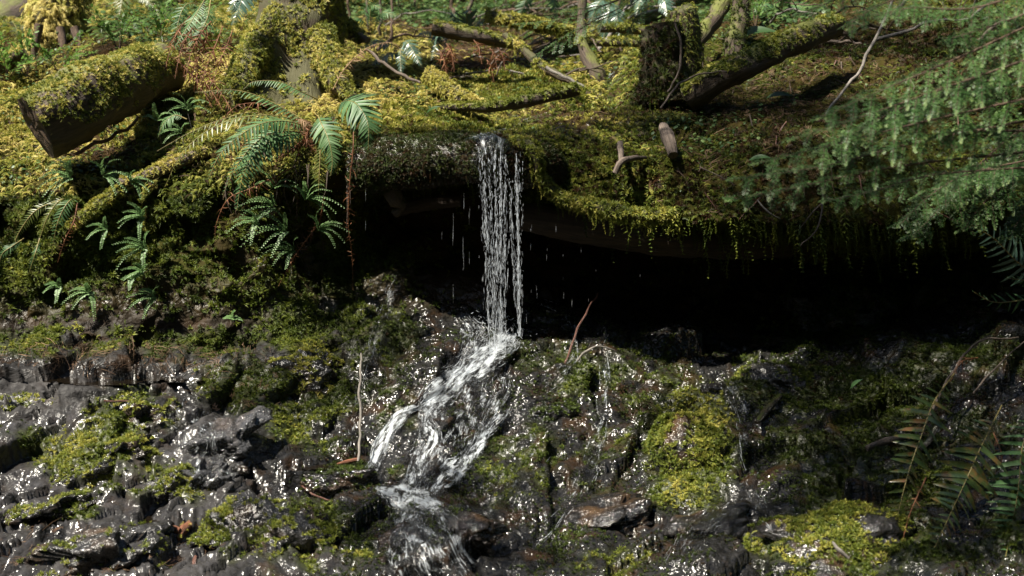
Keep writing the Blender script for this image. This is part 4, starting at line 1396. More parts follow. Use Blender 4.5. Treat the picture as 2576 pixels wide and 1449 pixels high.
# ------------------------------------------------------------------ ferns
def pinna_mesh(name, wid=.17, fold=.25, curl=.15, n=6, mat="fern"):
    """one leaflet along +X, length 1, folded on its midrib, tip drooping"""
    g = G()
    s = np.linspace(0, 1, n + 1)
    w = wid * .5 * np.clip((1 - s) ** .55, 0, 1) * np.clip(.75 + .5 * s, 0, 1) * np.where(s < .12, 1.15, 1)
    z = -curl * s ** 2
    mid = np.stack([s, .06 * s ** 2, z], 1)
    a = mid + np.stack([0 * s, w, fold * w], 1)
    b = mid + np.stack([0 * s, -w, fold * w], 1)
    q = []
    for i in range(n):
        q += [[i, i + 1, n + 2 + i, n + 1 + i][::-1], [i, i + 1, 2 * n + 3 + i, 2 * n + 2 + i]]
    g.add(np.concatenate([mid, a, b]), q)
    me = g.mesh(name)
    me.materials.append(MT[mat])
    return me, np.concatenate([mid, a, b]), np.array(q)


PIN = {}
for mt_ in ("fern", "fernyel", "fernblue", "ferndark"):
    PIN[mt_] = pinna_mesh("pinna", .19 if mt_ != "ferndark" else .25, .25, .14, 6, mt_)
for mt_ in ("ferndead", "fernpale"):
    PIN[mt_] = pinna_mesh("pinna", .17, 1.2, .7, 6, mt_)


def frond_frames(pts, n, bank, twist=0.0):
    pth = spline(pts, 40)
    L = np.concatenate([[0], np.cumsum(np.linalg.norm(np.diff(pth, axis=0), axis=1))])
    s = np.linspace(.14, .985, n)
    p = np.stack([np.interp(s * L[-1], L, pth[:, k]) for k in range(3)], 1)
    T = nrm(np.stack([np.interp(s * L[-1], L, np.gradient(pth, axis=0)[:, k]) for k in range(3)], 1))
    up = nrm(np.array(bank))
    S = nrm(np.cross(T, up))
    Nn = np.cross(S, T)
    return pth, L[-1], s, p, T, S, Nn


def clear(pts, gap=.05):
    """keep a spine in front of the bank it hangs over"""
    l = np.array(pts, float)
    for k in range(len(l)):
        h = hit(l[k, 0], l[k, 1])[0]
        l[k, 2] = min(l[k, 2], h[1] - gap - (.05 if 0 < k < len(l) - 1 else 0))
    return l


def frond(parent, pts, width, mat="fern", n=26, single=False, bank=(0, -.45, 1), droop=.25, messy=.0, start=.14, rr=.0035, name="frond", label=None, sweep=.35, seed=0, skip=0.0):
    """pts: (u, v, y) spine from crown to tip; leaflets are sub-parts (single) or joined with the stalk"""
    r = random.Random(seed)
    l = clear(pts)
    pth, L, s, p, T, S, Nn = frond_frames(at(l[:, 0], l[:, 1], l[:, 2]), n, bank)
    g = G()
    g.tube(pth, np.linspace(rr, rr * .25, len(pth)), 5, caps=False)
    if single:
        fr = g.build(name, MT["rachis"], parent, label=label)
    me, bv, bq = PIN[mat]
    pg = G()
    for i in range(n):
        prof = min(1, .45 + (s[i] - start) / .22 * .55) * (1 - max(0, (s[i] - .45) / .57)) ** .75 if s[i] > .45 else min(1, .45 + (s[i] - start) / .22 * .55)
        if s[i] < start:
            continue
        for sd in (-1, 1):
            if skip and r.random() < skip:
                continue
            ln = max(width * .5 * prof * r.uniform(.84, 1.08) * (.55 if r.random() < .04 else 1), .004)
            sw = sweep + .35 * s[i] + r.gauss(0, .08 + messy * .6)
            d = S[i] * sd * math.cos(sw) + T[i] * math.sin(sw) - Nn[i] * (droop + r.gauss(0, .11 + messy * .7))
            d = nrm(d)
            z = Nn[i] + np.array([r.gauss(0, .08 + messy), r.gauss(0, .08 + messy), r.gauss(0, .08 + messy)])
            z = nrm(z - d * (z @ d))
            y = np.cross(z, d) * (1 if sd > 0 else -1)
            wsc = min(ln, width * .5) * (1.0 if ln > width * .22 else 1.25)
            Mx = np.stack([d * ln, y * wsc, z * wsc], 1)
            o0 = p[i] + T[i] * (L / n * .25 * sd)
            if single:
                o = bpy.data.objects.new("pinna", me)
                COL.objects.link(o)
                o.parent = fr
                o.matrix_parent_inverse = PINV
                m4 = Matrix.Identity(4)
                for a in range(3):
                    for b in range(3):
                        m4[a][b] = Mx[a, b]
                    m4[a][3] = o0[a]
                o.matrix_basis = m4
            else:
                pg.add(bv @ Mx.T + o0, bq if sd > 0 else bq)
    if not single:
        pg.build("leaflets", MT[mat], g.build(name, MT["rachis"] if mat not in ("ferndead", "fernpale") else MT[mat], parent, label=label))


PINV = Matrix.Identity(4)


def fern(name, label, crown, cat="fern", group=None):
    b, n = hit(*crown[:2]) if len(crown) == 2 else (at(*crown), None)
    return thing(name, label, cat, b, group)


# --- the big sword fern on the bank: six near fronds leaf by leaf
W_ = .092
F = fern("sword_fern", "large sword fern with arching green fronds and withered brown skirts", (772, 325))
F["group"] = "sword ferns on the bank"
frond(F, [(800, 330, .30), (720, 305, .10), (640, 318, -.05), (560, 380, -.16), (524, 450, -.2)], .205, "fern", 33, True, (0.1, -.7, .8), seed=1)
frond(F, [(790, 335, .30), (700, 345, .10), (645, 385, .0), (612, 440, -.06), (595, 530, -.08)], .235, "fern", 33, True, (-.2, -.95, .5), seed=2)
frond(F, [(800, 325, .34), (700, 292, .16), (600, 297, .08), (520, 330, .02), (455, 390, -.02), (415, 470, -.02)], .165, "fernyel", 31, True, (0, -.4, 1), seed=3)
frond(F, [(830, 345, .28), (700, 265, .22), (600, 228, .2), (490, 232, .2)], .13, "fern", 27, True, (0, -.1, 1), .6, seed=4)
frond(F, [(800, 335, .34), (650, 285, .26), (560, 300, .2), (475, 335, .16), (395, 380, .14)], .12, "fernyel", 24, False, (0, -.3, 1), .3, seed=6)
frond(F, [(470, 300, .2), (440, 290, .2), (412, 310, .18), (398, 345, .18)], .12, "fern", 20, False, (-.3, -.7, .7), seed=7)
for k, pts in enumerate([[(790, 330, .34), (700, 270, .34), (610, 262, .3), (560, 300, .22), (530, 340, .16)],
                         [(780, 340, .3), (700, 330, .22), (620, 360, .14), (560, 400, .1)],
                         [(740, 420, .12), (640, 470, .05), (575, 500, .02), (545, 560, .0), (541, 600, .0)],
                         [(800, 320, .36), (760, 320, .30), (720, 308, .26)],
                         [(790, 330, .3), (740, 370, .2), (700, 400, .16), (690, 430, .14)]]):
    frond(F, pts, .10, "ferndead", 24, False, (0, -.5, 1), .5, .7, .05, name="withered_frond", label="curled brown withered frond", seed=20 + k)
frond(F, [(745, 300, .22), (765, 306, .18), (785, 318, .16)], .11, "fernpale", 14, False, (.2, -.8, .6), .2, .15, .02, name="withered_frond", label="pale tan dried frond tip", seed=31)

frond(F, [(795, 340, .28), (720, 330, .12), (655, 350, .02), (600, 410, -.06), (560, 490, -.08)], .17, "fern", 30, False, (0, -.8, .7), .2, seed=12)
F2 = fern("sword_fern", "sword fern whose two broad fronds droop beside the dark ledge log", (850, 262), group="sword ferns on the bank")
frond(F2, [(855, 275, .42), (862, 256, .30), (895, 260, .14), (925, 310, .05), (926, 385, .03)], .28, "fern", 36, True, (.15, -.95, .35), .15, seed=8)
frond(F2, [(800, 290, .30), (808, 310, .14), (826, 350, .06), (836, 400, .03), (832, 442, .02)], .20, "fern", 32, True, (0, -.98, .3), .15, seed=9)
frond(F2, [(800, 250, .60), (760, 232, .55), (705, 206, .52), (640, 205, .5), (612, 225, .48)], .13, "fern", 27, False, (0, -.3, 1), .6, seed=10)
frond(F2, [(806, 340, .12), (805, 400, .08), (802, 470, .08), (800, 530, .1)], .13, "fernyel", 22, False, (0, -1, .2), .2, seed=11)
for k, pts in enumerate([[(890, 320, .1), (888, 380, .04), (880, 460, .03), (876, 560, .05), (886, 650, .1), (888, 730, .12)],
                         [(780, 320, .2), (770, 350, .12), (800, 390, .1)], [(815, 500, .12), (800, 560, .14), (745, 640, .12), (700, 720, .1)]]):
    frond(F2, pts, .085, "ferndead", 34, False, (0, -1, .1), .7, .8, .03, name="withered_frond", label="twisted brown withered frond", seed=40 + k)

F3 = fern("sword_fern", "small sword fern with yellowing tips drooping down the shaded bank face", (165, 500), group="sword ferns on the bank")
for k, (pts, w, mt) in enumerate([([(205, 505, .22), (175, 505, .16), (145, 560, .08), (128, 650, .06)], .11, "fern"),
                                  ([(190, 500, .24), (150, 505, .18), (120, 545, .12), (100, 600, .1)], .09, "fernyel"),
                                  ([(160, 500, .22), (90, 530, .12), (45, 590, .1), (38, 620, .1)], .09, "fernyel"),
                                  ([(60, 600, .12), (30, 620, .06), (5, 640, .05), (-5, 680, .05)], .07, "fern"),
                                  ([(100, 600, .1), (88, 640, .07), (72, 690, .06)], .06, "fern")]):
    frond(F3, pts, w, mt, 24, k == 0, (0, -.95, .4), .2, seed=50 + k)
frond(F3, [(195, 510, .2), (185, 560, .1), (165, 600, .08), (145, 660, .06)], .08, "ferndead", 22, False, (0, -1, .2), .4, .4, .05, name="withered_frond", label="orange brown withered frond", seed=58)

# --- dying ferns at the lower right
F4 = fern("dying_fern", "dying sword fern with blotched green and rust leaflets", (2390, 960, -1.0), group="dying ferns beside the broad mossy boulder")
frond(F4, [(2400, 940, -1.0), (2350, 1010, -1.15), (2320, 1090, -1.25), (2285, 1190, -1.35), (2250, 1330, -1.4)], .25, "ferndark", 18, True, (0, -1, .25), .1, .1, seed=60, sweep=.1, skip=.12)
F5 = fern("dying_fern", "dying sword fern with dark olive leaflets and browned lower half", (2520, 1030, -1.1), group="dying ferns beside the broad mossy boulder")
frond(F5, [(2520, 1020, -1.1), (2470, 1120, -1.3), (2420, 1230, -1.4), (2350, 1380, -1.5)], .30, "ferndark", 20, True, (0, -1, .25), .1, .1, seed=61, sweep=.1, skip=.1)
frond(F5, [(2620, 1010, -1.1), (2575, 1110, -1.25), (2560, 1240, -1.35), (2530, 1400, -1.4)], .28, "fern", 20, True, (0, -1, .25), .15, .1, seed=62, sweep=.1)
for k, pts in enumerate([[(2460, 900, -.8), (2420, 910, -.85), (2390, 960, -.9)], [(2500, 1090, -1.1), (2520, 1150, -1.2), (2500, 1200, -1.2)], [(2330, 1200, -1.3), (2290, 1290, -1.4), (2270, 1360, -1.45)]]):
    frond(F5 if k else F4, pts, .07, "ferndead", 12, False, (0, -1, .2), .5, .8, .02, name="withered_frond", label="shrivelled brown withered frond", seed=64 + k)
F6 = fern("dark_fern", "broad leaved fern in deep shade under the hemlock boughs", (2590, 690, -.6))
frond(F6, [(2640, 720, -.8), (2560, 660, -.9), (2500, 600, -.95), (2440, 565, -.98)], .24, "fernblue", 15, True, (-.3, -.9, .4), .1, .05, seed=70, sweep=.15)
F7 = fern("oak_fern", "soft green fern with lobed leaflets above the dying ferns", (2600, 760, -.9))
frond(F7, [(2640, 740, -1.0), (2570, 755, -1.05), (2500, 760, -1.05), (2450, 735, -1.05)], .13, "fern", 9, False, (0, -.95, .4), .2, .1, seed=71)
frond(F7, [(2640, 720, -1.0), (2575, 705, -1.0), (2530, 700, -1.0)], .10, "fern", 8, False, (0, -.95, .4), .2, .1, seed=72)

# --- background ferns
BGF = [
    ("blue green background fern arching at the foot of the big trunk", (600, -10), [((585, 62), (640, -25), .20), ((570, 30), (660, 5), .12)], 1.2, "fernblue"),
    ("sword fern hanging from the slope behind the sawn log", (500, 60), [((430, 140), (510, 10), .13), ((470, 130), (540, 40), .10)], 1.6, "fern"),
    ("pale blue fern spread beneath the sawn branch", (1120, 130), [((1085, 150), (1110, 85), .15), ((1150, 110), (1090, 120), .12), ((1050, 90), (1110, 110), .14)], 2.2, "fernblue"),
    ("wide blue green fern in front of the twig tangle", (1000, 150), [((900, 125), (1010, 120), .16), ((930, 165), (1030, 150), .16), ((1010, 190), (1030, 130), .12), ((1060, 165), (1000, 120), .16)], 1.9, "fernblue"),
    ("fern fan standing behind the sawn branch", (1170, 80), [((1180, 25), (1180, 95), .22), ((1120, 30), (1170, 90), .16), ((1240, 60), (1180, 90), .14)], 3.0, "fernblue"),
    ("shaded fern drooping behind the fuzzy moss branch", (1350, 40), [((1300, 60), (1350, 0), .16), ((1400, 50), (1360, 0), .16)], 3.6, "fern"),
    ("bluish fern hanging behind the mossy sapling", (1530, 40), [((1515, 110), (1540, 10), .22), ((1560, 90), (1550, 10), .18), ((1480, 70), (1540, 10), .16)], 3.2, "fernblue"),
    ("green fern beside the flared roots of the trunk", (920, 60), [((880, 50), (930, 70), .14), ((960, 20), (930, 80), .16), ((1000, 40), (940, 80), .16)], 3.0, "fern"),
    ("low fern growing at the top of the brook", (1640, 30), [((1600, 40), (1650, 0), .16), ((1680, 40), (1650, 0), .16)], 3.0, "fernblue"),
    ("leafy fern rising behind the slanting pole", (1960, 10), [((1900, 30), (1960, 20), .18), ((2020, 20), (1960, 20), .18), ((1960, -30), (1965, 30), .2)], 2.8, "fern"),
    ("olive fern behind the golden moss stump", (330, 20), [((380, 10), (330, 0), .16), ((300, 40), (340, 0), .16), ((400, 40), (340, 0), .14)], 3.0, "fernyel"),
    ("dim fern in the gap left of the golden stump", (30, 90), [((10, 60), (60, 120), .16), ((60, 70), (50, 120), .16)], 3.4, "fernblue"),
]
for k, (lb, cr, tips, y, mt) in enumerate(BGF):
    r = random.Random(k)
    F = fern("background_fern", lb, (cr[0], cr[1], y), group="ferns behind the brook and trunk")
    for t, b, w in tips:
        mid = ((t[0] + b[0]) / 2 + r.uniform(-12, 12), min(t[1], b[1]) - r.uniform(8, 25) + abs(t[1] - b[1]) * .25, y - .1)
        frond(F, [(b[0], b[1], y), mid, (t[0], t[1], y - .22)], w, mt, 22, False, (r.uniform(-.3, .3), -.7, .7), .2, .03, seed=100 + k)
F8 = fern("dead_bracken", "arching dead pink brown fern frond on the moss below the trunk", (1280 / 1.49, 140))
frond(F8, [(838, 225, .9), (870, 170, .9), (930, 118, .9), (985, 108, .92), (1010, 128, .9)], .10, "fernpale", 26, False, (0, -.6, .8), .3, .35, .05, seed=130)
F9 = fern("dead_fern_skirt", "dead orange bracken heap under the sawn branch", (1160, 150))
for k in range(7):
    u, v = random.Random(k).uniform(1080, 1260), random.Random(k + 9).uniform(95, 150)
    frond(F9, [(u, v, 1.95), (u + 12, v + 20, 1.9), (u + 20, v + 60, 1.85)], .12, "ferndead", 14, False, (0, -1, .3), .3, .6, .02, name="withered_frond", seed=140 + k)


for k, (lb, pts) in enumerate((("dead brown fern draped over the upper end of the sawn log", [(505, 40, 1.0), (480, 70, .9), (455, 120, .8), (440, 190, .7)]),
                               ("withered fern hanging between the sawn log and the big trunk", [(560, 60, 1.0), (545, 100, .9), (520, 160, .8), (500, 215, .7)]),
                               ("dry reddish fern above the maidenhair stems", [(470, 150, .9), (500, 180, .8), (540, 235, .7), (560, 270, .6)]))):
    F = fern("withered_fern", lb, pts[0][:2], group="withered ferns beside the trunk")
    for j in range(3):
        frond(F, [(u + j * 26 - 26, v + j * 7, y - .02 * j) for u, v, y in pts], .13, "ferndead", 18, False, (0, -.8, .6), .4, .5, .04, seed=150 + 5 * k + j)
Fq = fern("sword_fern", "green sword fern drooping in front of the upper end of the sawn log", (455, 60), group="sword ferns on the bank")
frond(Fq, [(520, -10, 1.1), (490, 40, .95), (455, 95, .85), (428, 140, .8)], .15, "fern", 26, False, (-.3, -.8, .5), .2, seed=170)
frond(Fq, [(530, 0, 1.1), (520, 50, .95), (490, 100, .85), (470, 130, .8)], .13, "fern", 24, False, (.2, -.9, .5), .2, seed=171)


# --- maidenhair: wiry stem, fan of sprays, small oblong leaflets
def leaflet_geo():
    th = np.linspace(0, 2 * math.pi, 8, endpoint=False)
    ring = np.stack([.5 + .5 * np.cos(th), .32 * np.sin(th) + .06, .05 * np.cos(th)], 1)
    return np.concatenate([ring, [[.5, .03, .04]]]), [[8, i, (i + 1) % 8] for i in range(8)]


LV, LT = leaflet_geo()


def spray(parent, p0, d, L, bank, seed, leaf=.014, n=15):
    r = random.Random(seed)
    d = nrm(d)
    side = nrm(np.cross(d, bank))
    up = np.cross(side, d)
    s = np.linspace(0, 1, n + 2)
    pth = p0 + d * (s * L)[:, None] + up * (.16 * L * np.sin(s * 2.6))[:, None] - np.array([0, 0, 1]) * (.28 * L * s ** 2)[:, None] + side * (.05 * L * np.sin(s * 3 + seed))[:, None]
    g = G()
    g.tube(pth, np.linspace(.0011, .0006, n + 2), 4, caps=False)
    sp = g.build("spray", MT["blackstem"], parent)
    lg = G()
    for i in range(1, n + 2):
        T = nrm(pth[i] - pth[i - 1])
        for sd in (-1, 1):
            l = leaf * (1.05 - .6 * s[i]) * r.uniform(.85, 1.15)
            x = nrm(side * sd + T * .35 - up * r.uniform(.0, .35))
            z = nrm(up - x * (up @ x) + RNG.normal(0, .12, 3))
            y = np.cross(z, x)
            lg.add(LV @ np.stack([x * l, y * l, z * l]) + pth[i] + T * (sd * .15 * leaf), None, LT)
    lg.build("leaves", MT["maiden"], sp, smooth=False)


def maidenhair(u, v, y, size, nsp, ang, label, seed, foot=None, spread=1.5, leaf=.018, tilt=.3):
    """hub at (u, v, y); sprays fan out around direction ang (0 = to +X, pi/2 = up)"""
    r = random.Random(seed)
    hub = at(u, v, min(y, hit(u, v)[0][1] - .07))
    fp, _ = hit(*(foot or (u + 10, v + 40)))
    root = thing("maidenhair_fern", label, "fern", fp, "maidenhair ferns on the bank")
    g = G()
    g.tube(spline([fp, (fp + hub) / 2 + np.array([.01, -.03, .01]), hub], 10), .0014, 5)
    g.build("stem", MT["blackstem"], root)
    for k in range(nsp):
        f = (k / max(nsp - 1, 1) - .5) * 2
        a = ang + f * spread + r.gauss(0, .12)
        d = np.array([math.cos(a), -.15 - r.uniform(0, .4), math.sin(a) * .6 + tilt * .3])
        spray(root, hub, d, size * r.uniform(.75, 1.1) * (1 - .25 * abs(f)), np.array([0, -.55, 1.0]), seed * 31 + k, leaf, 14)


MD = [
    (690, 520, .12, .22, 7, 2.9, "maidenhair fern fanning out under the big sword fern", (720, 560)),
    (770, 500, .10, .22, 7, .6, "maidenhair fern touching the drooping sword fern fronds", (790, 560)),
    (720, 580, .05, .24, 7, 3.1, "maidenhair fern spreading over the dark hollow", (760, 640)),
    (800, 575, .06, .20, 6, .4, "maidenhair fern beside the long withered frond", (815, 630)),
    (650, 560, .05, .18, 5, 2.8, "maidenhair fern at the edge of the bare wet soil", (690, 610)),
    (740, 630, .06, .17, 6, 3.0, "lowest maidenhair fern hanging below the sword fern", (770, 680)),
    (690, 470, .14, .17, 5, 1.2, "maidenhair fern tucked behind the sword fern fronds", (705, 520)),
    (360, 545, .06, .16, 6, 2.9, "maidenhair fern below the gold mossed branch", (370, 590)),
    (365, 625, .06, .17, 6, 2.9, "maidenhair fern halfway down the shaded bank face", (372, 680)),
    (360, 685, .05, .14, 5, 2.7, "maidenhair fern over the matted brown rootlets", (372, 730)),
    (390, 745, .02, .15, 5, 2.9, "lowest maidenhair fern on the shaded bank face", (395, 800)),
    (265, 575, .06, .11, 4, 3.2, "small maidenhair fern beside the yellowing sword fern", (280, 620)),
    (225, 735, .03, .15, 5, 3.3, "maidenhair fern above the brown rootlet fringe", (240, 780)),
    (150, 722, .04, .10, 4, 3.0, "tiny maidenhair fern on the dark mossy face", (160, 760)),
    (335, 700, .04, .07, 3, 3.0, "sprig of maidenhair near the rootlet fringe", (345, 730)),
    (180, 445, .12, .20, 7, 2.8, "maidenhair fern growing under the sawn log", (190, 480)),
    (260, 440, .12, .18, 6, .4, "maidenhair fern behind the gold mossed branch", (270, 480)),
    (330, 455, .10, .14, 5, .3, "maidenhair fern draped over the gold mossed branch", (340, 500)),
    (290, 265, .55, .20, 7, 2.7, "maidenhair fern standing in front of the sawn log", (305, 370)),
    (355, 210, .8, .18, 6, 1.6, "maidenhair fern leaning on the side of the sawn log", (370, 330)),
    (215, 235, .5, .20, 7, 1.8, "maidenhair fern rooted on top of the sawn log", (225, 262)),
    (470, 275, .35, .17, 6, 1.5, "tall maidenhair fern on dark stems beside the sawn log", (500, 420)),
    (395, 300, .45, .12, 4, 1.2, "young maidenhair fern under the sawn log", (410, 400)),
    (455, 330, .35, .12, 4, 2.6, "maidenhair fern among wiry black stems", (470, 430)),
    (585, 800, .0, .07, 3, 1.3, "lone pale maidenhair leaf on the mossy foot of the bank", (580, 830)),
    (310, 170, 1.0, .14, 5, 1.6, "maidenhair fern on the mossy crest of the sawn log", (312, 190)),
]
for k, (u, v, y, sz, ns, an, lb, ft) in enumerate(MD):
    maidenhair(u, v, y, sz, ns, an, lb, 200 + k, ft)


# --- leafy shrubs (huckleberry) and single broad leaves
def shrub(u, v, y, h, nst, label, seed, leaf=.03, lean=0.0, group="leafy shrubs on the slope"):
    r = random.Random(seed)
    base, _ = hit(u, v)
    base = at(u, v, max(base[1] - .02, y - .3)) if y else base
    root = thing("leafy_shrub", label, "shrub", base, group)
    for k in range(nst):
        a = r.uniform(-1.2, 1.2) + lean
        tip = base + np.array([math.sin(a) * h * r.uniform(.6, 1.1), r.uniform(-.25, .15), h * math.cos(a) * r.uniform(.6, 1.0) + .03])
        pth = spline([base, (base + tip) / 2 + np.array([0, 0, .12 * h]), tip], 14)
        g = G()
        g.tube(pth, np.linspace(.003, .001, 14), 5)
        st = g.build("stem", MT["twig"], root)
        lg = G()
        for i in range(3, 14):
            T = nrm(pth[i] - pth[i - 1])
            for sd in (-1, 1):
                l = leaf * r.uniform(.6, 1.2)
                x = nrm(np.cross(T, [0, 0, 1]) * sd + T * .6 + RNG.normal(0, .25, 3))
                z = nrm(np.array([0, -.2, 1.0]) + RNG.normal(0, .3, 3))
                z = nrm(z - x * (z @ x))
                lg.add(LV @ np.stack([x * l, np.cross(z, x) * l * .95, z * l]) + pth[i] + x * .006, None, LT)
        lg.build("leaves", MT["shrub"], st, smooth=False)
    return root


SH = [(70, 195, 1.9, .30, 7, "bright leafed shrub in front of the golden moss stump", 1), (20, 200, 1.7, .24, 6, "bright leafed shrub beside the moss topped snag", 2),
      (150, 190, 2.0, .26, 6, "leafy sprout under the hanging bare roots", 3), (300, 130, 2.2, .30, 6, "green leafed shrub arching over the sawn log", 4),
      (400, 110, 2.4, .30, 6, "small leafed bush between the sawn log and the big trunk", 5), (490, 60, 2.8, .35, 6, "leafy bush at the top of the slope beside the trunk", 6),
      (1000, 30, 4.2, .40, 7, "sunlit bush behind the wide blue green fern", 7), (1280, 30, 4.6, .40, 7, "sunlit bush behind the fuzzy moss branch", 8),
      (1120, 10, 5.0, .45, 7, "pale leafed bush behind the fern fan", 9), (1900, 70, 2.4, .3, 6, "leafy sprout between the slanting pole and the fallen branch", 10),
      (2000, 30, 2.6, .35, 7, "sunlit bush above the fallen branch", 11), (1600, 10, 4.8, .45, 7, "light green bush beyond the brook", 12), (450, 10, 3.6, .4, 6, "shaded bush behind the small leafed bush", 13),
      (2480, 350, .2, .2, 5, "dim leafed sprout under the hemlock boughs", 14), (2530, 300, .3, .22, 5, "dim leafed sprout between the hemlock boughs", 15), (900, 10, 5.0, .4, 6, "bright bush right behind the big trunk", 16),
      (1440, 20, 5.2, .5, 7, "bush of pale leaves behind the mossy sapling", 17), (1750, 10, 4.0, .4, 6, "sunlit bush behind the moss capped stump", 18)]
for (u, v, y, h, ns, lb, sd) in SH:
    shrub(u, v, y, h, ns, lb, sd, .03 if y < 3 else .05)


def broad_leaf(u, v, w, ang, label, mat="herb", dy=.03):
    p, n = hit(u, v)
    L = m_px(w, p[1])
    x = np.array([math.cos(ang), -.3, math.sin(ang) * .5])
    x = nrm(x)
    z = nrm(np.array([0, -.6, .9]) - x * (np.array([0, -.6, .9]) @ x))
    y = np.cross(z, x)
    s = np.linspace(0, 1, 8)
    wv = .16 * np.sin(np.pi * s ** .8)
    g = G()
    m_ = np.stack([s, 0 * s, .12 * np.sin(s * 3)], 1)
    vv = np.concatenate([m_, m_ + np.stack([0 * s, wv, wv * .3], 1), m_ + np.stack([0 * s, -wv, wv * .3], 1)])
    q = [[i, i + 1, 9 + i, 8 + i] for i in range(7)] + [[i, i + 1, 17 + i, 16 + i][::-1] for i in range(7)]
    g.add(vv @ np.stack([x * L, y * L, z * L]) + p + n * dy, q)
    g.build("broad_leaf", MT[mat], None, label=label, category="leaf")


broad_leaf(1930, 400 - 140, 70, .1, "single lance shaped green leaf above the shaded herbs")
broad_leaf(1830, 115, 130, .35, "long pale lance shaped leaf under the slanting pole")
broad_leaf(1885, 408, 60, .2, "long pale green blade lying on the dark bank")
broad_leaf(2140, 985, 45, 1.1, "fallen bright green leaf on the dark moss", "fern")
broad_leaf(1065, 300, 45, .8, "white edged shiny leaf beside the pool moss")
# ------------------------------------------------------------------ water
_v, _t, _o = [], [], 0
for V_, T_ in SOLID:
    _v.append(V_)
    _t.append(T_ + _o)
    _o += len(V_)
WBVH = BVHTree.FromPolygons(np.concatenate(_v).tolist(), np.concatenate(_t).tolist())


def whit(u, v):
    d = nrm(at(u, v, 0.0) - EYE)
    r = WBVH.ray_cast(Vector(EYE), Vector(d))
    if r[0] is None:
        return at(u, v, 0.0)
    return np.array(r[0])


def flow_grid(pts, width, step=7.0, nc=11, lift=.012, smooth=3, wob=0.0, seed=0):
    """grid of points lying on the rock under a stream drawn as (u, v) with widths"""
    c = np.asarray(pts, float)
    Ltot = np.linalg.norm(np.diff(c, axis=0), axis=1).sum()
    m = max(int(Ltot / step), 8)
    cc = spline(np.concatenate([c, np.zeros((len(c), 1))], 1), m)[:, :2]
    w = np.interp(np.linspace(0, 1, m), np.linspace(0, 1, len(width)), width)
    T = nrm(np.gradient(cc, axis=0))
    S = np.stack([-T[:, 1], T[:, 0]], 1)
    r = np.random.default_rng(seed)
    k = np.linspace(-1, 1, nc)
    wv = 1 + .25 * smooth1(r.normal(0, 1, m), 3, 0)
    uv = cc[:, None] + S[:, None] * (k[None, :, None] * (w * wv)[:, None, None] * .5)
    P = np.array([[whit(*q) for q in row] for row in uv])
    for _ in range(smooth):
        Q = P.copy()
        Q[1:-1] = (P[:-2] + 2 * P[1:-1] + P[2:]) / 4
        Q[:, 1:-1] = (Q[:, :-2] + 2 * Q[:, 1:-1] + Q[:, 2:]) / 4
        P = Q
    N = nrm(np.cross(np.gradient(P, axis=1), np.gradient(P, axis=0)))
    N = np.where(((P - EYE) * N).sum(-1, keepdims=True) > 0, -N, N)
    P = P + N * (lift * (1 - .7 * np.abs(k)[None, :, None] ** 2)) + np.array([0, -.004, .004])
    L = np.concatenate([[0], np.cumsum(np.linalg.norm(np.diff(P[:, nc // 2], axis=0), axis=1))])
    W = np.linalg.norm(P[:, -1] - P[:, 0], axis=1)
    return P, N, L, W, k


def sheet(g, grid, edge=1.0, fade=True):
    P, N, L, W, k = grid
    m, nc = P.shape[:2]
    e = np.clip((1 - np.abs(k)) * 2.2, 0, 1)[None] * np.ones((m, 1)) * edge
    if fade:
        s = np.linspace(0, 1, m)
        e = e * np.clip(s * 8, 0, 1)[:, None] * np.clip((1 - s) * 8, 0, 1)[:, None]
    uv = np.stack([k[None] * W[:, None] * .5 + 3, L[:, None] * np.ones((1, nc)), e], -1)
    i = np.arange(m * nc).reshape(m, nc)
    g.add(P.reshape(-1, 3), np.stack([i[:-1, :-1], i[:-1, 1:], i[1:, 1:], i[1:, :-1]], -1).reshape(-1, 4), None, uv.reshape(-1, 3))


def threads(g, grid, n, seed, r=(.0012, .003), ln=(.04, .16), lift=.006, spread=.9, bias=None):
    """white threads of fast water that follow the flow"""
    P, N, L, W, k = grid
    rg = np.random.default_rng(seed)
    m, nc = P.shape[:2]
    ctr = rg.uniform(-spread, spread, max(n // 14, 3))
    for _ in range(n):
        l = np.clip(rg.choice(ctr) + rg.normal(0, .12), -.97, .97)
        s0 = rg.uniform(0, L[-1])
        le = rg.uniform(*ln)
        ss = np.linspace(s0, min(s0 + le, L[-1]), 6)
        fi = np.clip(np.interp(ss, L, np.arange(m)), 0, m - 1.001)
        fj = (l + rg.normal(0, .03)) * .5 * (nc - 1) + .5 * (nc - 1) + np.cumsum(rg.normal(0, .12, 6))
        fj = np.clip(fj, 0, nc - 1.001)
        i, j = fi.astype(int), fj.astype(int)
        a, b = (fi - i)[:, None], (fj - j)[:, None]
        p = P[i, j] * (1 - a) * (1 - b) + P[i + 1, j] * a * (1 - b) + P[i, j + 1] * (1 - a) * b + P[i + 1, j + 1] * a * b
        p = p + N[i, j] * rg.uniform(0, lift)
        if np.linalg.norm(p[-1] - p[0]) < .01:
            continue
        rr = rg.uniform(*r)
        g.tube(p, rr * np.array([.2, .8, 1, 1, .7, .15]), 4, caps=False)


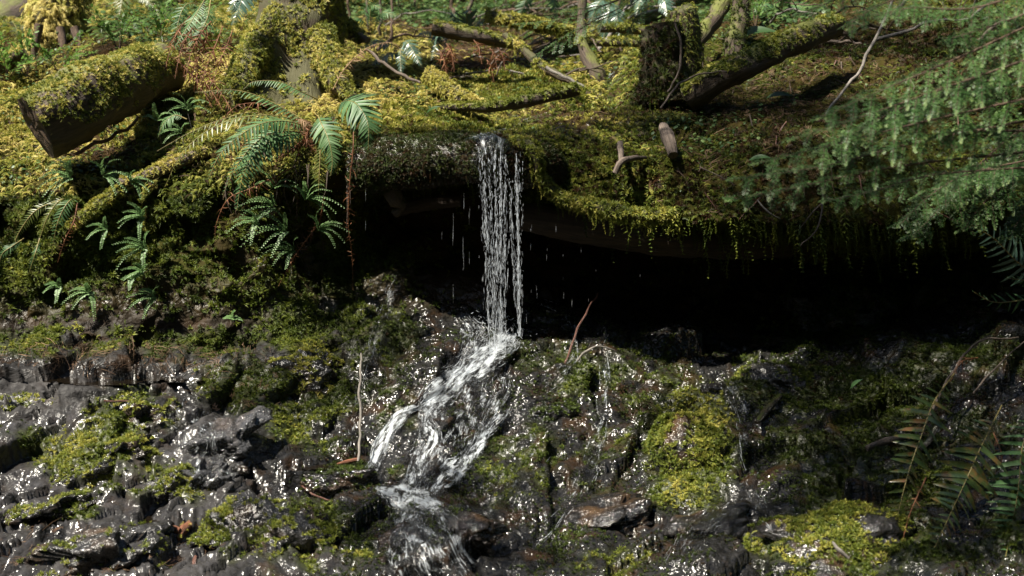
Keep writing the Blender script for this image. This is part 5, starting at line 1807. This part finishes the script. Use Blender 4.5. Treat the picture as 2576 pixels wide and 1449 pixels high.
def stream(name, label, pts, width, foam=1.0, nth=60, seed=0, lift=.012, ln=(.04, .16), r=(.0012, .003), mat="foam"):
    gr = flow_grid(pts, width, lift=lift, seed=seed)
    g = G()
    sheet(g, gr, foam)
    root = thing(name, label, "water", gr[0][-1, 5])
    root["kind"] = "structure"
    g.build("water_film", MT[mat], root)
    if nth:
        g = G()
        if mat == "film":
            nth, r = int(nth * (.35 if name in ("cascade", "outflow") else .14)), (r[0] * .6, r[1] * .6)
        else:
            nth, r = int(nth * .7), (r[0] * .6, r[1] * .65)
        threads(g, gr, nth, seed, r, ln)
        g.build("white_threads", MT["fall"], root, kind="stuff")
    return root


def waterfall():
    root = thing("waterfall", "thin white waterfall pouring off the mossy ledge log", "waterfall", at(1260, 870, -.1))
    root["kind"] = "structure"
    # glassy lip and the sheet clinging to the log face
    gr = flow_grid([(1235, 338), (1238, 352), (1236, 380), (1232, 420), (1228, 462), (1232, 490)], [100, 92, 100, 104, 96, 84], 4, 15, .014, 3, 0, 3)
    g = G()
    sheet(g, gr, 1.0, False)
    g.build("lip_sheet", MT["lip"], root)
    g = G()
    threads(g, gr, 60, 5, (.0004, .0009), (.01, .06), .004)
    g.build("lip_threads", MT["fall"], root, kind="stuff")
    # free fall: ropes of drops that narrow as they drop
    rg = np.random.default_rng(11)
    g = G()
    cols = [(1194, 1224, 1.2, 7, 372), (1210, 1232, 1.5, 8, 372), (1228, 1246, 1.9, 10, 360), (1242, 1252, 1.9, 9, 360), (1260, 1258, 1.4, 9, 372), (1276, 1268, .9, 9, 385),
            (1300, 1306, 1.5, 5, 372), (1312, 1314, 1.2, 4, 400), (1286, 1300, .4, 8, 385), (1322, 1318, .25, 6, 430)]
    wts = np.array([c[2] for c in cols])
    y_lip = -.20
    ropes = []
    for _ in range(42):                       # each rope of water has its own strength, start and break-up
        c_ = cols[rg.choice(len(cols), p=wts / wts.sum())]
        ropes.append((c_[0] + rg.normal(0, c_[3]), c_[1] + rg.normal(0, c_[3] * .55), rg.exponential(1.0) + .1, 1.6, c_[4] + (rg.uniform(10, 130) if rg.random() < .35 else rg.uniform(-4, 16)),
                      rg.uniform(620, 800) if rg.random() < .25 else 900))
    rw = np.array([q[2] for q in ropes])
    for _ in range(2400):
        u0, u1, _, sg, v0, vq = ropes[rg.choice(len(ropes), p=rw / rw.sum())]
        f = rg.random()
        v_end = min(875 if u0 < 1280 else 838, vq)
        v = v0 + (v_end - v0) * f
        ln = np.clip(rg.lognormal(2.4, .6), 3, 60) * (.6 + .8 * f)
        sp = sg * (1 + .5 * f) * (3.5 if rg.random() < .12 else 1)
        u = u0 + (u1 - u0) * f + rg.normal(0, sp * .8)
        dy = rg.normal(0, .010)
        vv = np.clip(np.linspace(v, v + ln, 5), v0, v_end + 8)
        uu = u + np.cumsum(rg.normal(0, .5, 5)) + (u1 - u0) / (v_end - v0) * (vv - v)
        yy = y_lip + .02 * f + dy + .15 * np.exp(-np.clip(vv - 345, 0, 999) / 34.0)
        g.tube(at(uu, vv, yy), rg.uniform(.0003, .0012) * np.array([.15, .8, 1, .9, .2]), 4, caps=False)
    for (u0, va, vb, num) in ((1112, 480, 800, 10), (1141, 480, 780, 26), (1166, 480, 700, 20), (1181, 480, 640, 14), (1350, 540, 780, 8), (1376, 530, 640, 9), (1398, 520, 620, 8),
                              (1416, 600, 790, 12), (1440, 640, 760, 8), (1462, 580, 720, 6), (1500, 640, 700, 3), (1480, 560, 780, 4), (1610, 540, 800, 7), (1335, 500, 820, 18), (920, 470, 560, 8), (1650, 600, 700, 2)):
        for _ in range(max(num // 4, 1)):
            v = rg.uniform(va, vb)
            ln = rg.uniform(8, 60) if u0 < 1190 else rg.uniform(5, 22)
            g.tube(at(u0 + rg.normal(0, .8) + np.zeros(4), np.linspace(v, v + ln, 4), -.12 + rg.normal(0, .03)), rg.uniform(.0002, .0005) * np.array([.2, 1, .9, .2]), 4, caps=False)
    g.build("falling_threads", MT["fall"], root, kind="stuff")
    # drops thrown up where it lands
    g = G()
    for _ in range(420):
        c = whit(rg.normal(1245, 34), rg.uniform(800, 905))
        p = c + np.array([rg.normal(0, .05), -abs(rg.normal(0, .05)), abs(rg.normal(0, .04))])
        d = nrm(rg.normal(0, 1, 3) + [0, 0, .8]) * rg.uniform(.003, .014)
        g.tube(np.stack([p - d, p, p + d]), rg.uniform(.0008, .0018) * np.array([.3, 1, .3]), 4, caps=False)
    g.build("spray_drops", MT["fall"], root, kind="stuff")


waterfall()
stream("cascade", "broad white cascade racing down the rock from the foot of the fall", [(1310, 835), (1265, 872), (1215, 905), (1150, 955), (1090, 1000), (1060, 1030)], [30, 84, 96, 84, 76, 60], 1.0, 240, 1, .016, (.03, .12), (.0008, .0018))
stream("cascade", "veil of splashing water around the foot of the fall", [(1165, 800), (1190, 850), (1175, 900), (1110, 970)], [50, 90, 80, 60], .8, 200, 2, .012, (.03, .1), (.0006, .0014), "film")
stream("cascade", "wide broken fan of water spread over the dark steps", [(1240, 900), (1190, 960), (1150, 1040), (1120, 1120), (1080, 1200), (1050, 1250)], [110, 190, 240, 230, 200, 150], .75, 260, 5, .010, (.02, .08), (.0004, .0010), "film")
stream("cascade", "slender white chute running down to the black block", [(1072, 1008), (1010, 1050), (975, 1095), (948, 1145), (928, 1190)], [22, 40, 44, 40, 30], 1.0, 110, 3, .014, (.03, .12), (.0008, .0018))
stream("cascade", "braided white water falling straight into the foaming pool", [(1095, 1015), (1072, 1060), (1084, 1110), (1056, 1160), (1040, 1210), (1030, 1240)], [60, 50, 60, 60, 50, 60], .75, 110, 4, .012, (.03, .12), (.0008, .0018))
stream("cascade", "lower white chute curling into the foaming pool", [(1290, 1025), (1240, 1075), (1195, 1125), (1165, 1170), (1125, 1205), (1085, 1250)], [26, 34, 54, 70, 64, 50], .85, 130, 6, .014, (.03, .12), (.0008, .0018))
stream("cascade", "right braid that feeds the lower white chute", [(1262, 930), (1270, 980), (1240, 1030), (1215, 1080), (1190, 1130)], [50, 54, 60, 50, 46], .75, 200, 7, .010, (.03, .1), (.0006, .0014), "film")
stream("foaming_pool", "bright foaming pool at the foot of the cascades", [(940, 1235), (1000, 1250), (1060, 1268), (1120, 1282)], [40, 70, 84, 30], .85, 60, 8, .012, (.01, .04), (.0006, .0014), "pool")
stream("outflow", "water sheeting over the small round rock below the pool", [(1060, 1285), (1030, 1320), (1040, 1370), (1060, 1420), (1090, 1470)], [110, 140, 160, 170, 180], .85, 200, 9, .010, (.02, .06), (.0004, .0010), mat="film")
stream("outflow", "white braid leaving the pool toward the low black rock", [(1100, 1290), (1140, 1330), (1150, 1390), (1190, 1450)], [50, 64, 70, 80], .85, 110, 10, .010, (.02, .06), (.0004, .0010), "film")
stream("side_fall", "small side fall under the slanting red twig", [(1335, 760), (1390, 782), (1430, 805), (1441, 850), (1443, 905), (1400, 950), (1365, 990)], [30, 40, 30, 26, 34, 50, 40], .7, 150, 11, .012, (.03, .12), (.0008, .002), "film")
stream("side_trickle", "clear trickle running down beside the tall mossy boulder", [(1545, 850), (1520, 900), (1522, 960), (1516, 1030), (1512, 1080), (1490, 1160), (1455, 1240), (1400, 1310), (1340, 1380)], [40, 40, 36, 36, 44, 46, 50, 50, 60], .6, 260, 12, .012, (.03, .13), (.0008, .002), "film")
stream("side_trickle", "brown trickle between the tall mossy boulder and the shaded moss", [(1790, 930), (1835, 975), (1868, 1030), (1876, 1090), (1880, 1150), (1900, 1210), (1930, 1270), (1960, 1330)], [40, 50, 44, 46, 60, 80, 90, 60], .5, 230, 13, .012, (.03, .12), (.0007, .0018), "film")
stream("side_trickle", "shallow fan of water spreading over the brownish rock", [(1890, 1220), (1840, 1270), (1780, 1320), (1740, 1370), (1700, 1440)], [60, 100, 120, 120, 120], .45, 130, 14, .010, (.03, .1), (.0007, .0016), "film")
stream("seep", "thin seep shining down the rock beside the yellow moss cushions", [(1030, 640), (1000, 700), (975, 770), (955, 840), (935, 920), (915, 1000), (895, 1080), (880, 1150)], [20, 34, 44, 50, 44, 40, 44, 40], .5, 200, 15, .010, (.03, .1), (.0007, .0016), "film")
stream("upper_brook", "tiny brook splashing down behind the mossy log", [(1560, 180), (1530, 205), (1508, 232), (1500, 262)], [30, 34, 30, 24], .7, 60, 16, .010, (.02, .07), (.001, .0022), "film")
stream("upper_brook", "dark pool water gathering behind the ledge log", [(1420, 295), (1350, 305), (1300, 318), (1262, 330), (1240, 340)], [30, 44, 40, 34, 60], .4, 20, 17, .010, mat="film")
stream("rock_film", "thin shining film running down the pale slates", [(480, 985), (470, 1030), (500, 1080), (520, 1120), (500, 1180), (530, 1240)], [110, 120, 130, 120, 110, 80], .6, 40, 18, .006, (.02, .06), (.0005, .0012), "film")
stream("rock_film", "wet film glistening over the rocks below the side fall", [(1330, 1000), (1340, 1080), (1330, 1160), (1290, 1240), (1260, 1320), (1240, 1420)], [120, 130, 150, 170, 190, 200], .45, 150, 19, .006, (.02, .07), (.0005, .0013), "film")


# shallow brown water lying level in the hollows
def puddle(label, e):
    cu, cv, ru, rv, z = e
    nu_, nv_ = 70, 16
    uu, vv = np.meshgrid(np.linspace(-1.2, 1.2, nu_), np.linspace(-1.2, 1.2, nv_), indexing='ij')
    d = nrm(at(cu + uu * ru, cv + vv * rv, 0.0) - EYE)
    m = EYE + d * ((z - EYE[2]) / d[..., 2])[..., None]
    dep = np.array([[z - drop(q)[2] for q in row] for row in m])
    ok = (dep > -.03) & (dep < .06) & (uu ** 2 + vv ** 2 < 1.45)
    ix = np.arange(nu_ * nv_).reshape(nu_, nv_)
    keep = ok[:-1, :-1] & ok[1:, :-1] & ok[1:, 1:] & ok[:-1, 1:]
    g = G()
    g.add(m.reshape(-1, 3), np.stack([ix[:-1, :-1], ix[1:, :-1], ix[1:, 1:], ix[:-1, 1:]], -1)[keep])
    if not keep.any():
        return
    g.build("puddle", MT["puddle"], None, label=label, category="puddle", kind="structure")


MT["puddle"] = (lambda m: (m.set("Base Color", (.007, .005, .003)).set("Roughness", .05).set("Specular IOR Level", .5), m.bump(m.noise(24, 3, m.scaled(m.pos(), (1, 2.2, 1)), dist=.8), .22, .01), m.m)[-1])(M("still_brown_water"))
puddle("shallow brown puddle at the foot of the shaded bank", POOLS[0])
puddle("dark brown puddle around the rotten mossed branch", POOLS[1])
puddle("narrow dark pool behind the black block", POOLS[2])
# ------------------------------------------------------------------ western hemlock: drooping boughs of flat needles
def needles_on(paths, step=.0055, ln=.015, wid=.0026, rg=None, upv=(0, -.35, 1.0)):
    """two combs of needles along each twig path"""
    vs, qs, o = [], [], 0
    for pth in paths:
        L = np.concatenate([[0], np.cumsum(np.linalg.norm(np.diff(pth, axis=0), axis=1))])
        n = max(int(L[-1] / step), 3)
        s = np.linspace(.02, 1, n) * L[-1]
        p = np.stack([np.interp(s, L, pth[:, k]) for k in range(3)], 1)
        T = nrm(np.stack([np.interp(s, L, np.gradient(pth, axis=0)[:, k]) for k in range(3)], 1))
        S = nrm(np.cross(T, np.array(upv)))
        Nn = np.cross(S, T)
        for sd in (-1, 1):
            k = len(p)
            l = ln * rg.uniform(.65, 1.15, k)[:, None] * np.where(np.arange(k)[:, None] > k - 3, .7, 1)
            d = nrm(S * sd + T * rg.uniform(.25, .75, k)[:, None] + Nn * rg.normal(.05, .25, k)[:, None])
            w = nrm(np.cross(d, Nn)) * wid * .5
            a = p + d * l * .1
            b = p + d * l
            mid = p + d * l * .6
            v = np.stack([a - w * .5, a + w * .5, mid + w, b, mid - w], 1)
            vs.append(v.reshape(-1, 3))
            i = o + np.arange(k)[:, None] * 5
            qs.append(np.concatenate([i + [[0, 1, 2, 4]]]))
            o += 5 * k
            qs.append((i[:, 0], "t"))
    V = np.concatenate(vs)
    quads = np.concatenate([q for q in qs if not isinstance(q, tuple)])
    t0 = np.concatenate([q[0] for q in qs if isinstance(q, tuple)])
    tris = np.stack([t0 + 4, t0 + 2, t0 + 3], 1)
    return V, quads, tris


def bough(parent, pts3, width, seed, n=24, droop=.12, name="bough", sec=True, mat="hemlock", rad=.005, tips=True, step=.006, ln=.017, wid=.0036):
    rg = np.random.default_rng(seed)
    pth = spline(pts3, 36)
    L = np.concatenate([[0], np.cumsum(np.linalg.norm(np.diff(pth, axis=0), axis=1))])
    g = G()
    g.tube(pth, np.linspace(rad, rad * .2, 36), 6, caps=False)
    twigs = [pth[20:]]
    s = np.linspace(.10, .97, n)
    for i, a in enumerate(s):
        p = np.array([np.interp(a * L[-1], L, pth[:, k]) for k in range(3)])
        T = nrm(np.array([np.interp(a * L[-1], L, np.gradient(pth, axis=0)[:, k]) for k in range(3)]))
        S = nrm(np.cross(T, [0, -.45, 1.0]))
        sd = 1 if i % 2 else -1
        l = width * (.55 + .45 * math.sin(min(a * 2.4, 1.57))) * (1.08 - .75 * a) * rg.uniform(.7, 1.2)
        d = nrm(S * sd + T * rg.uniform(.5, .9) + rg.normal(0, .12, 3))
        tw = p + d * (np.linspace(0, 1, 8) * l)[:, None] - np.array([0, 0, 1.0]) * (droop * l * np.linspace(0, 1, 8) ** 2 * 3)[:, None]
        twigs.append(tw)
        g.tube(tw, np.linspace(.0016, .0007, 8), 4, caps=False)
        if sec and l > .05:
            for f in (.35, .7):
                for s2 in (-1, 1):
                    q = tw[int(f * 7)]
                    d2 = nrm(np.cross(d, [0, -.45, 1.0]) * s2 + d * .8 + rg.normal(0, .12, 3))
                    l2 = l * (.5 - .3 * f) * rg.uniform(.7, 1.2)
                    twigs.append(q + d2 * (np.linspace(0, 1, 6) * l2)[:, None] - np.array([0, 0, 1.0]) * (droop * l2 * np.linspace(0, 1, 6) ** 2 * 3)[:, None])
    br = g.build(name, MT["twig"], parent)
    V, q, t = needles_on(twigs, step, ln, wid, rg)
    link("needles", mk_mesh("needles", V, q, t, None, False), MT[mat], br)
    if tips:                                            # pale new growth at the twig ends
        tv = [tw[-2:] + (tw[-1] - tw[-2]) * .6 for tw in twigs if rg.random() < .6]
        tv = [spline(x, 5) for x in tv if np.linalg.norm(x[1] - x[0]) > .004]
        V, q, t = needles_on(tv, .0022, .007, .0026, rg)
        link("new_needles", mk_mesh("new_needles", V, q, t, None, False), MT["hemtip"], br)
    return br


def hemlock():
    base = drop(np.array([2.75, -.9, 3.0]))
    root = thing("hemlock_tree", "hemlock whose feathery boughs hang over the dark right bank", "tree", base)
    g = G()
    top = np.array([2.9, -.6, 9.5])
    tp = spline([base - [0, 0, .15], base + [.02, .03, 2.2], (base + top) / 2 + [.05, 0, .5], top], 40)
    g.tube(tp, np.linspace(.11, .03, 40), 18, .012, 8, 5)
    g.build("trunk", MT["bark"], root)
    B = [
        ([(2640, 40), (2400, 150), (2200, 235), (2060, 298)], -1.95, .17), ([(2640, 130), (2380, 220), (2180, 290), (1990, 352)], -2.0, .17),
        ([(2620, 240), (2350, 300), (2150, 350), (1900, 412)], -2.0, .17), ([(2600, 300), (2300, 360), (2060, 420), (1835, 452)], -1.95, .17),
        ([(2600, 380), (2250, 420), (2020, 468), (1832, 505)], -1.9, .15), 
        ([(2560, 210), (2300, 262), (2160, 330), (2040, 392)], -1.8, .17), ([(2640, 180), (2480, 205), (2360, 250), (2260, 330)], -1.85, .17),
        ([(2620, 330), (2440, 330), (2380, 345), (2350, 352)], -1.9, .14), 
        ([(2640, -40), (2450, 20), (2300, 20), (2200, 40)], -1.9, .15), ([(2500, -100), (2300, -20), (2200, 20), (2120, 70)], -1.8, .13),
        ([(2640, 10), (2540, 50), (2450, 80), (2380, 100)], -1.8, .15), ([(2500, -120), (2250, -60), (2100, 0), (2010, 40)], -1.7, .12), ([(2640, 90), (2540, 120), (2470, 170), (2440, 230)], -1.7, .17),
        ([(2620, 360), (2450, 440), (2350, 540), (2290, 600)], -1.1, .16), ([(2640, 400), (2520, 470), (2450, 540), (2425, 580)], -1.1, .15),
        ([(2600, 400), (2430, 440), (2330, 500), (2260, 570)], -1.2, .16), ([(2660, 440), (2600, 510), (2560, 560), (2540, 600)], -1.0, .13),
        ([(2600, 420), (2350, 440), (2200, 480), (2080, 505)], -1.5, .15), ([(2600, 300), (2500, 380), (2420, 460), (2380, 520)], -1.1, .16),
        ([(2640, 320), (2560, 400), (2510, 450), (2480, 500)], -1.0, .15), 
    ]
    for k, (pts, y, w) in enumerate(B):
        l = [at(u, v, y - .05 * i) for i, (u, v) in enumerate(pts)]
        zt = l[0][2] + .25
        j = tp[np.argmin(abs(tp[:, 2] - zt))]
        lg = G()
        lg.tube(spline([j, (j + l[0]) / 2 + [0, 0, .08], l[0]], 12), np.linspace(.016, .006, 12), 7)
        lg.build("limb", MT["bark"], root)
        bough(root, l, w, 300 + k, 22, .12)
    # unseen boughs added above the picture, each set where its shadow is wanted
    me_b = bough(root, [np.array([0, 0, 0.0]), np.array([.5, 0, .05]), np.array([1.0, .05, -.02]), np.array([1.5, 0, -.2])], .55, 900, 34, .1, "bough", True, "hemlock", .012, False, .016, .035, .009)
    src = (me_b.data, me_b.children[0].data)
    first = True
    rr = random.Random(3)
    for (x, y, z, yaw, sc) in SHADE_BOUGHS:
        if first:
            b, nd = me_b, me_b.children[0]
            first = False
        else:
            b = link("bough", src[0], None, root)
            nd = bpy.data.objects.new("needles", src[1])
            COL.objects.link(nd)
            nd.parent = b
        b.location = (x, y, z)
        b.rotation_euler = (rr.uniform(-.2, .2), rr.uniform(-.1, .3), yaw)
        b.scale = (sc, sc, sc)
    return root


SHADE_BOUGHS = []
_r = random.Random(12)


def shade(u, v, t, n, spread=.35, sc=.8):
    """adds unseen boughs between the sun and the place seen at (u, v)"""
    p = hit(u, v)[0] + SUNV * t
    for _ in range(n):
        SHADE_BOUGHS.append((p[0] + .6 * sc + _r.gauss(0, spread), p[1] + _r.gauss(0, spread), p[2] + _r.gauss(0, .25), math.pi + _r.uniform(-.9, .9), sc * _r.uniform(.8, 1.2)))


for (u, v, n) in ((2060, 430, 2), (2250, 300, 2), (2450, 200, 3), (2300, 100, 2), (2000, 330, 2), (1860, 400, 1), (1800, 280, 1), (2150, 520, 2), (2450, 480, 3),
                  (2000, 900, 3), (2200, 900, 3), (2380, 920, 3), (2180, 1020, 3), (1470, 930, 1), (2400, 1100, 2), (2080, 1150, 2), (2520, 1250, 1), (2300, 1230, 1),
                  (2060, 1050, 2), (1480, 1000, 1), (1580, 1060, 1), (1480, 1220, 2), (1380, 1340, 1), (1620, 1380, 1), (1600, 900, 1), (620, 660, 1), (290, 110, 1)):
    shade(u, v, 4.6, n)
# gaps left among the added boughs to let the sun through to the tall boulder, the splash and the broad boulder
for (u, v, gap) in ((1740, 1060, .55), (1740, 1180, .55), (2100, 1390, .4), (1230, 900, .5), (300, 1080, .4)):
    q = hit(u, v)[0]
    ok = []
    for c in SHADE_BOUGHS:
        mid = np.array([c[0] + math.cos(c[3]) * .7 * c[4], c[1] + math.sin(c[3]) * .7 * c[4], c[2]]) - q
        if np.linalg.norm(mid - SUNV * (mid @ SUNV)) > gap:
            ok.append(c)
    SHADE_BOUGHS[:] = ok
hemlock()
H2 = thing("hemlock_branch", "fine dark hemlock twig hanging in front of the mossy sapling", "branch", at(1660, -40, .3))
for k, pts in enumerate([[(1660, -40), (1560, 30), (1440, 80), (1335, 150)], [(1600, -20), (1480, 30), (1390, 52), (1290, 62)], [(1560, 20), (1480, 60), (1430, 100), (1380, 130)], [(1660, -40), (1620, 10), (1590, 60), (1570, 110)], [(1640, -40), (1560, 0), (1480, 20), (1400, 28)]]):
    bough(H2, [at(u, v, .3) for u, v in pts], .09, 600 + k, 16, .1, sec=False, rad=.003, tips=False)

# ------------------------------------------------------------------ unseen conifers added all round the clearing to cut the sky light
def conifers():
    rg = np.random.default_rng(77)
    H = 12.5
    n = 5200
    z = 1.0 + (H - 1.0) * rg.random(n) ** .9
    rmax = 2.5 * (1 - ((z - 1.0) / (H - .4)) ** 1.3) + .15
    a = rg.uniform(0, 6.283, n)
    r = rmax * np.sqrt(rg.random(n))
    c = np.stack([np.cos(a) * r, np.sin(a) * r, z - .25 * r], 1)
    out = np.stack([np.cos(a), np.sin(a), -.45 + 0 * a], 1) + rg.normal(0, .35, (n, 3))
    d = nrm(out) * rg.uniform(.18, .40, n)[:, None]
    w = nrm(np.cross(d, rg.normal(0, .5, (n, 3)) + [0, 0, 1])) * rg.uniform(.05, .11, n)[:, None]
    V = np.stack([c - d * .5, c + w, c + d * .6 - [0, 0, .05], c - w], 1).reshape(-1, 3)
    crown = mk_mesh("crown", V, np.arange(4 * n).reshape(n, 4), None, None, False)
    crown.materials.append(MT["hemlock"])
    g = G()
    g.tube(np.array([[0, 0, -.6], [.05, 0, 3.0], [0, .05, 7.0], [0, 0, H - .3]]), [.24, .19, .12, .02], 12, .02, 6, 4)
    trunk = g.mesh("trunk")
    trunk.materials.append(MT["bark"])
    spots = []
    for k in range(13):                                  # behind and beside the viewer
        t = math.radians(-158 + k * 136 / 12)
        spots.append((10.2 * math.cos(t) * 1.05, -2.6 + 10.2 * math.sin(t), rg.uniform(.9, 1.12)))
    for k in range(9):                                   # up the hill
        spots.append((-11 + k * 2.9, 9.5 + 2.5 * (k % 2) + .3 * k, rg.uniform(.9, 1.15)))
    spots += [(8.4, 5.5, 1.0), (7.6, 1.8, .95), (8.2, -1.8, 1.0), (-11.5, 0.4, .68), (-11.5, -3.0, .68)]
    for x, y, s in spots:
        b = drop(np.array([x, y, 14.0])) if y > -2.0 else np.array([x, y, -.1])
        if b[2] > 13:
            b[2] = max(-.1, 1.2 + .2 * y)
        t = thing("shade_conifer", "unseen conifer added around the brook clearing to block sky light", "tree", (x, y, b[2] - .1), "conifers added to shade the clearing")
        t.rotation_euler = (0, 0, rg.uniform(0, 6.28))
        t.scale = (s, s, s)
        for nm, me in (("crown", crown), ("trunk", trunk)):
            o = bpy.data.objects.new(nm, me)
            COL.objects.link(o)
            o.parent = t


conifers()
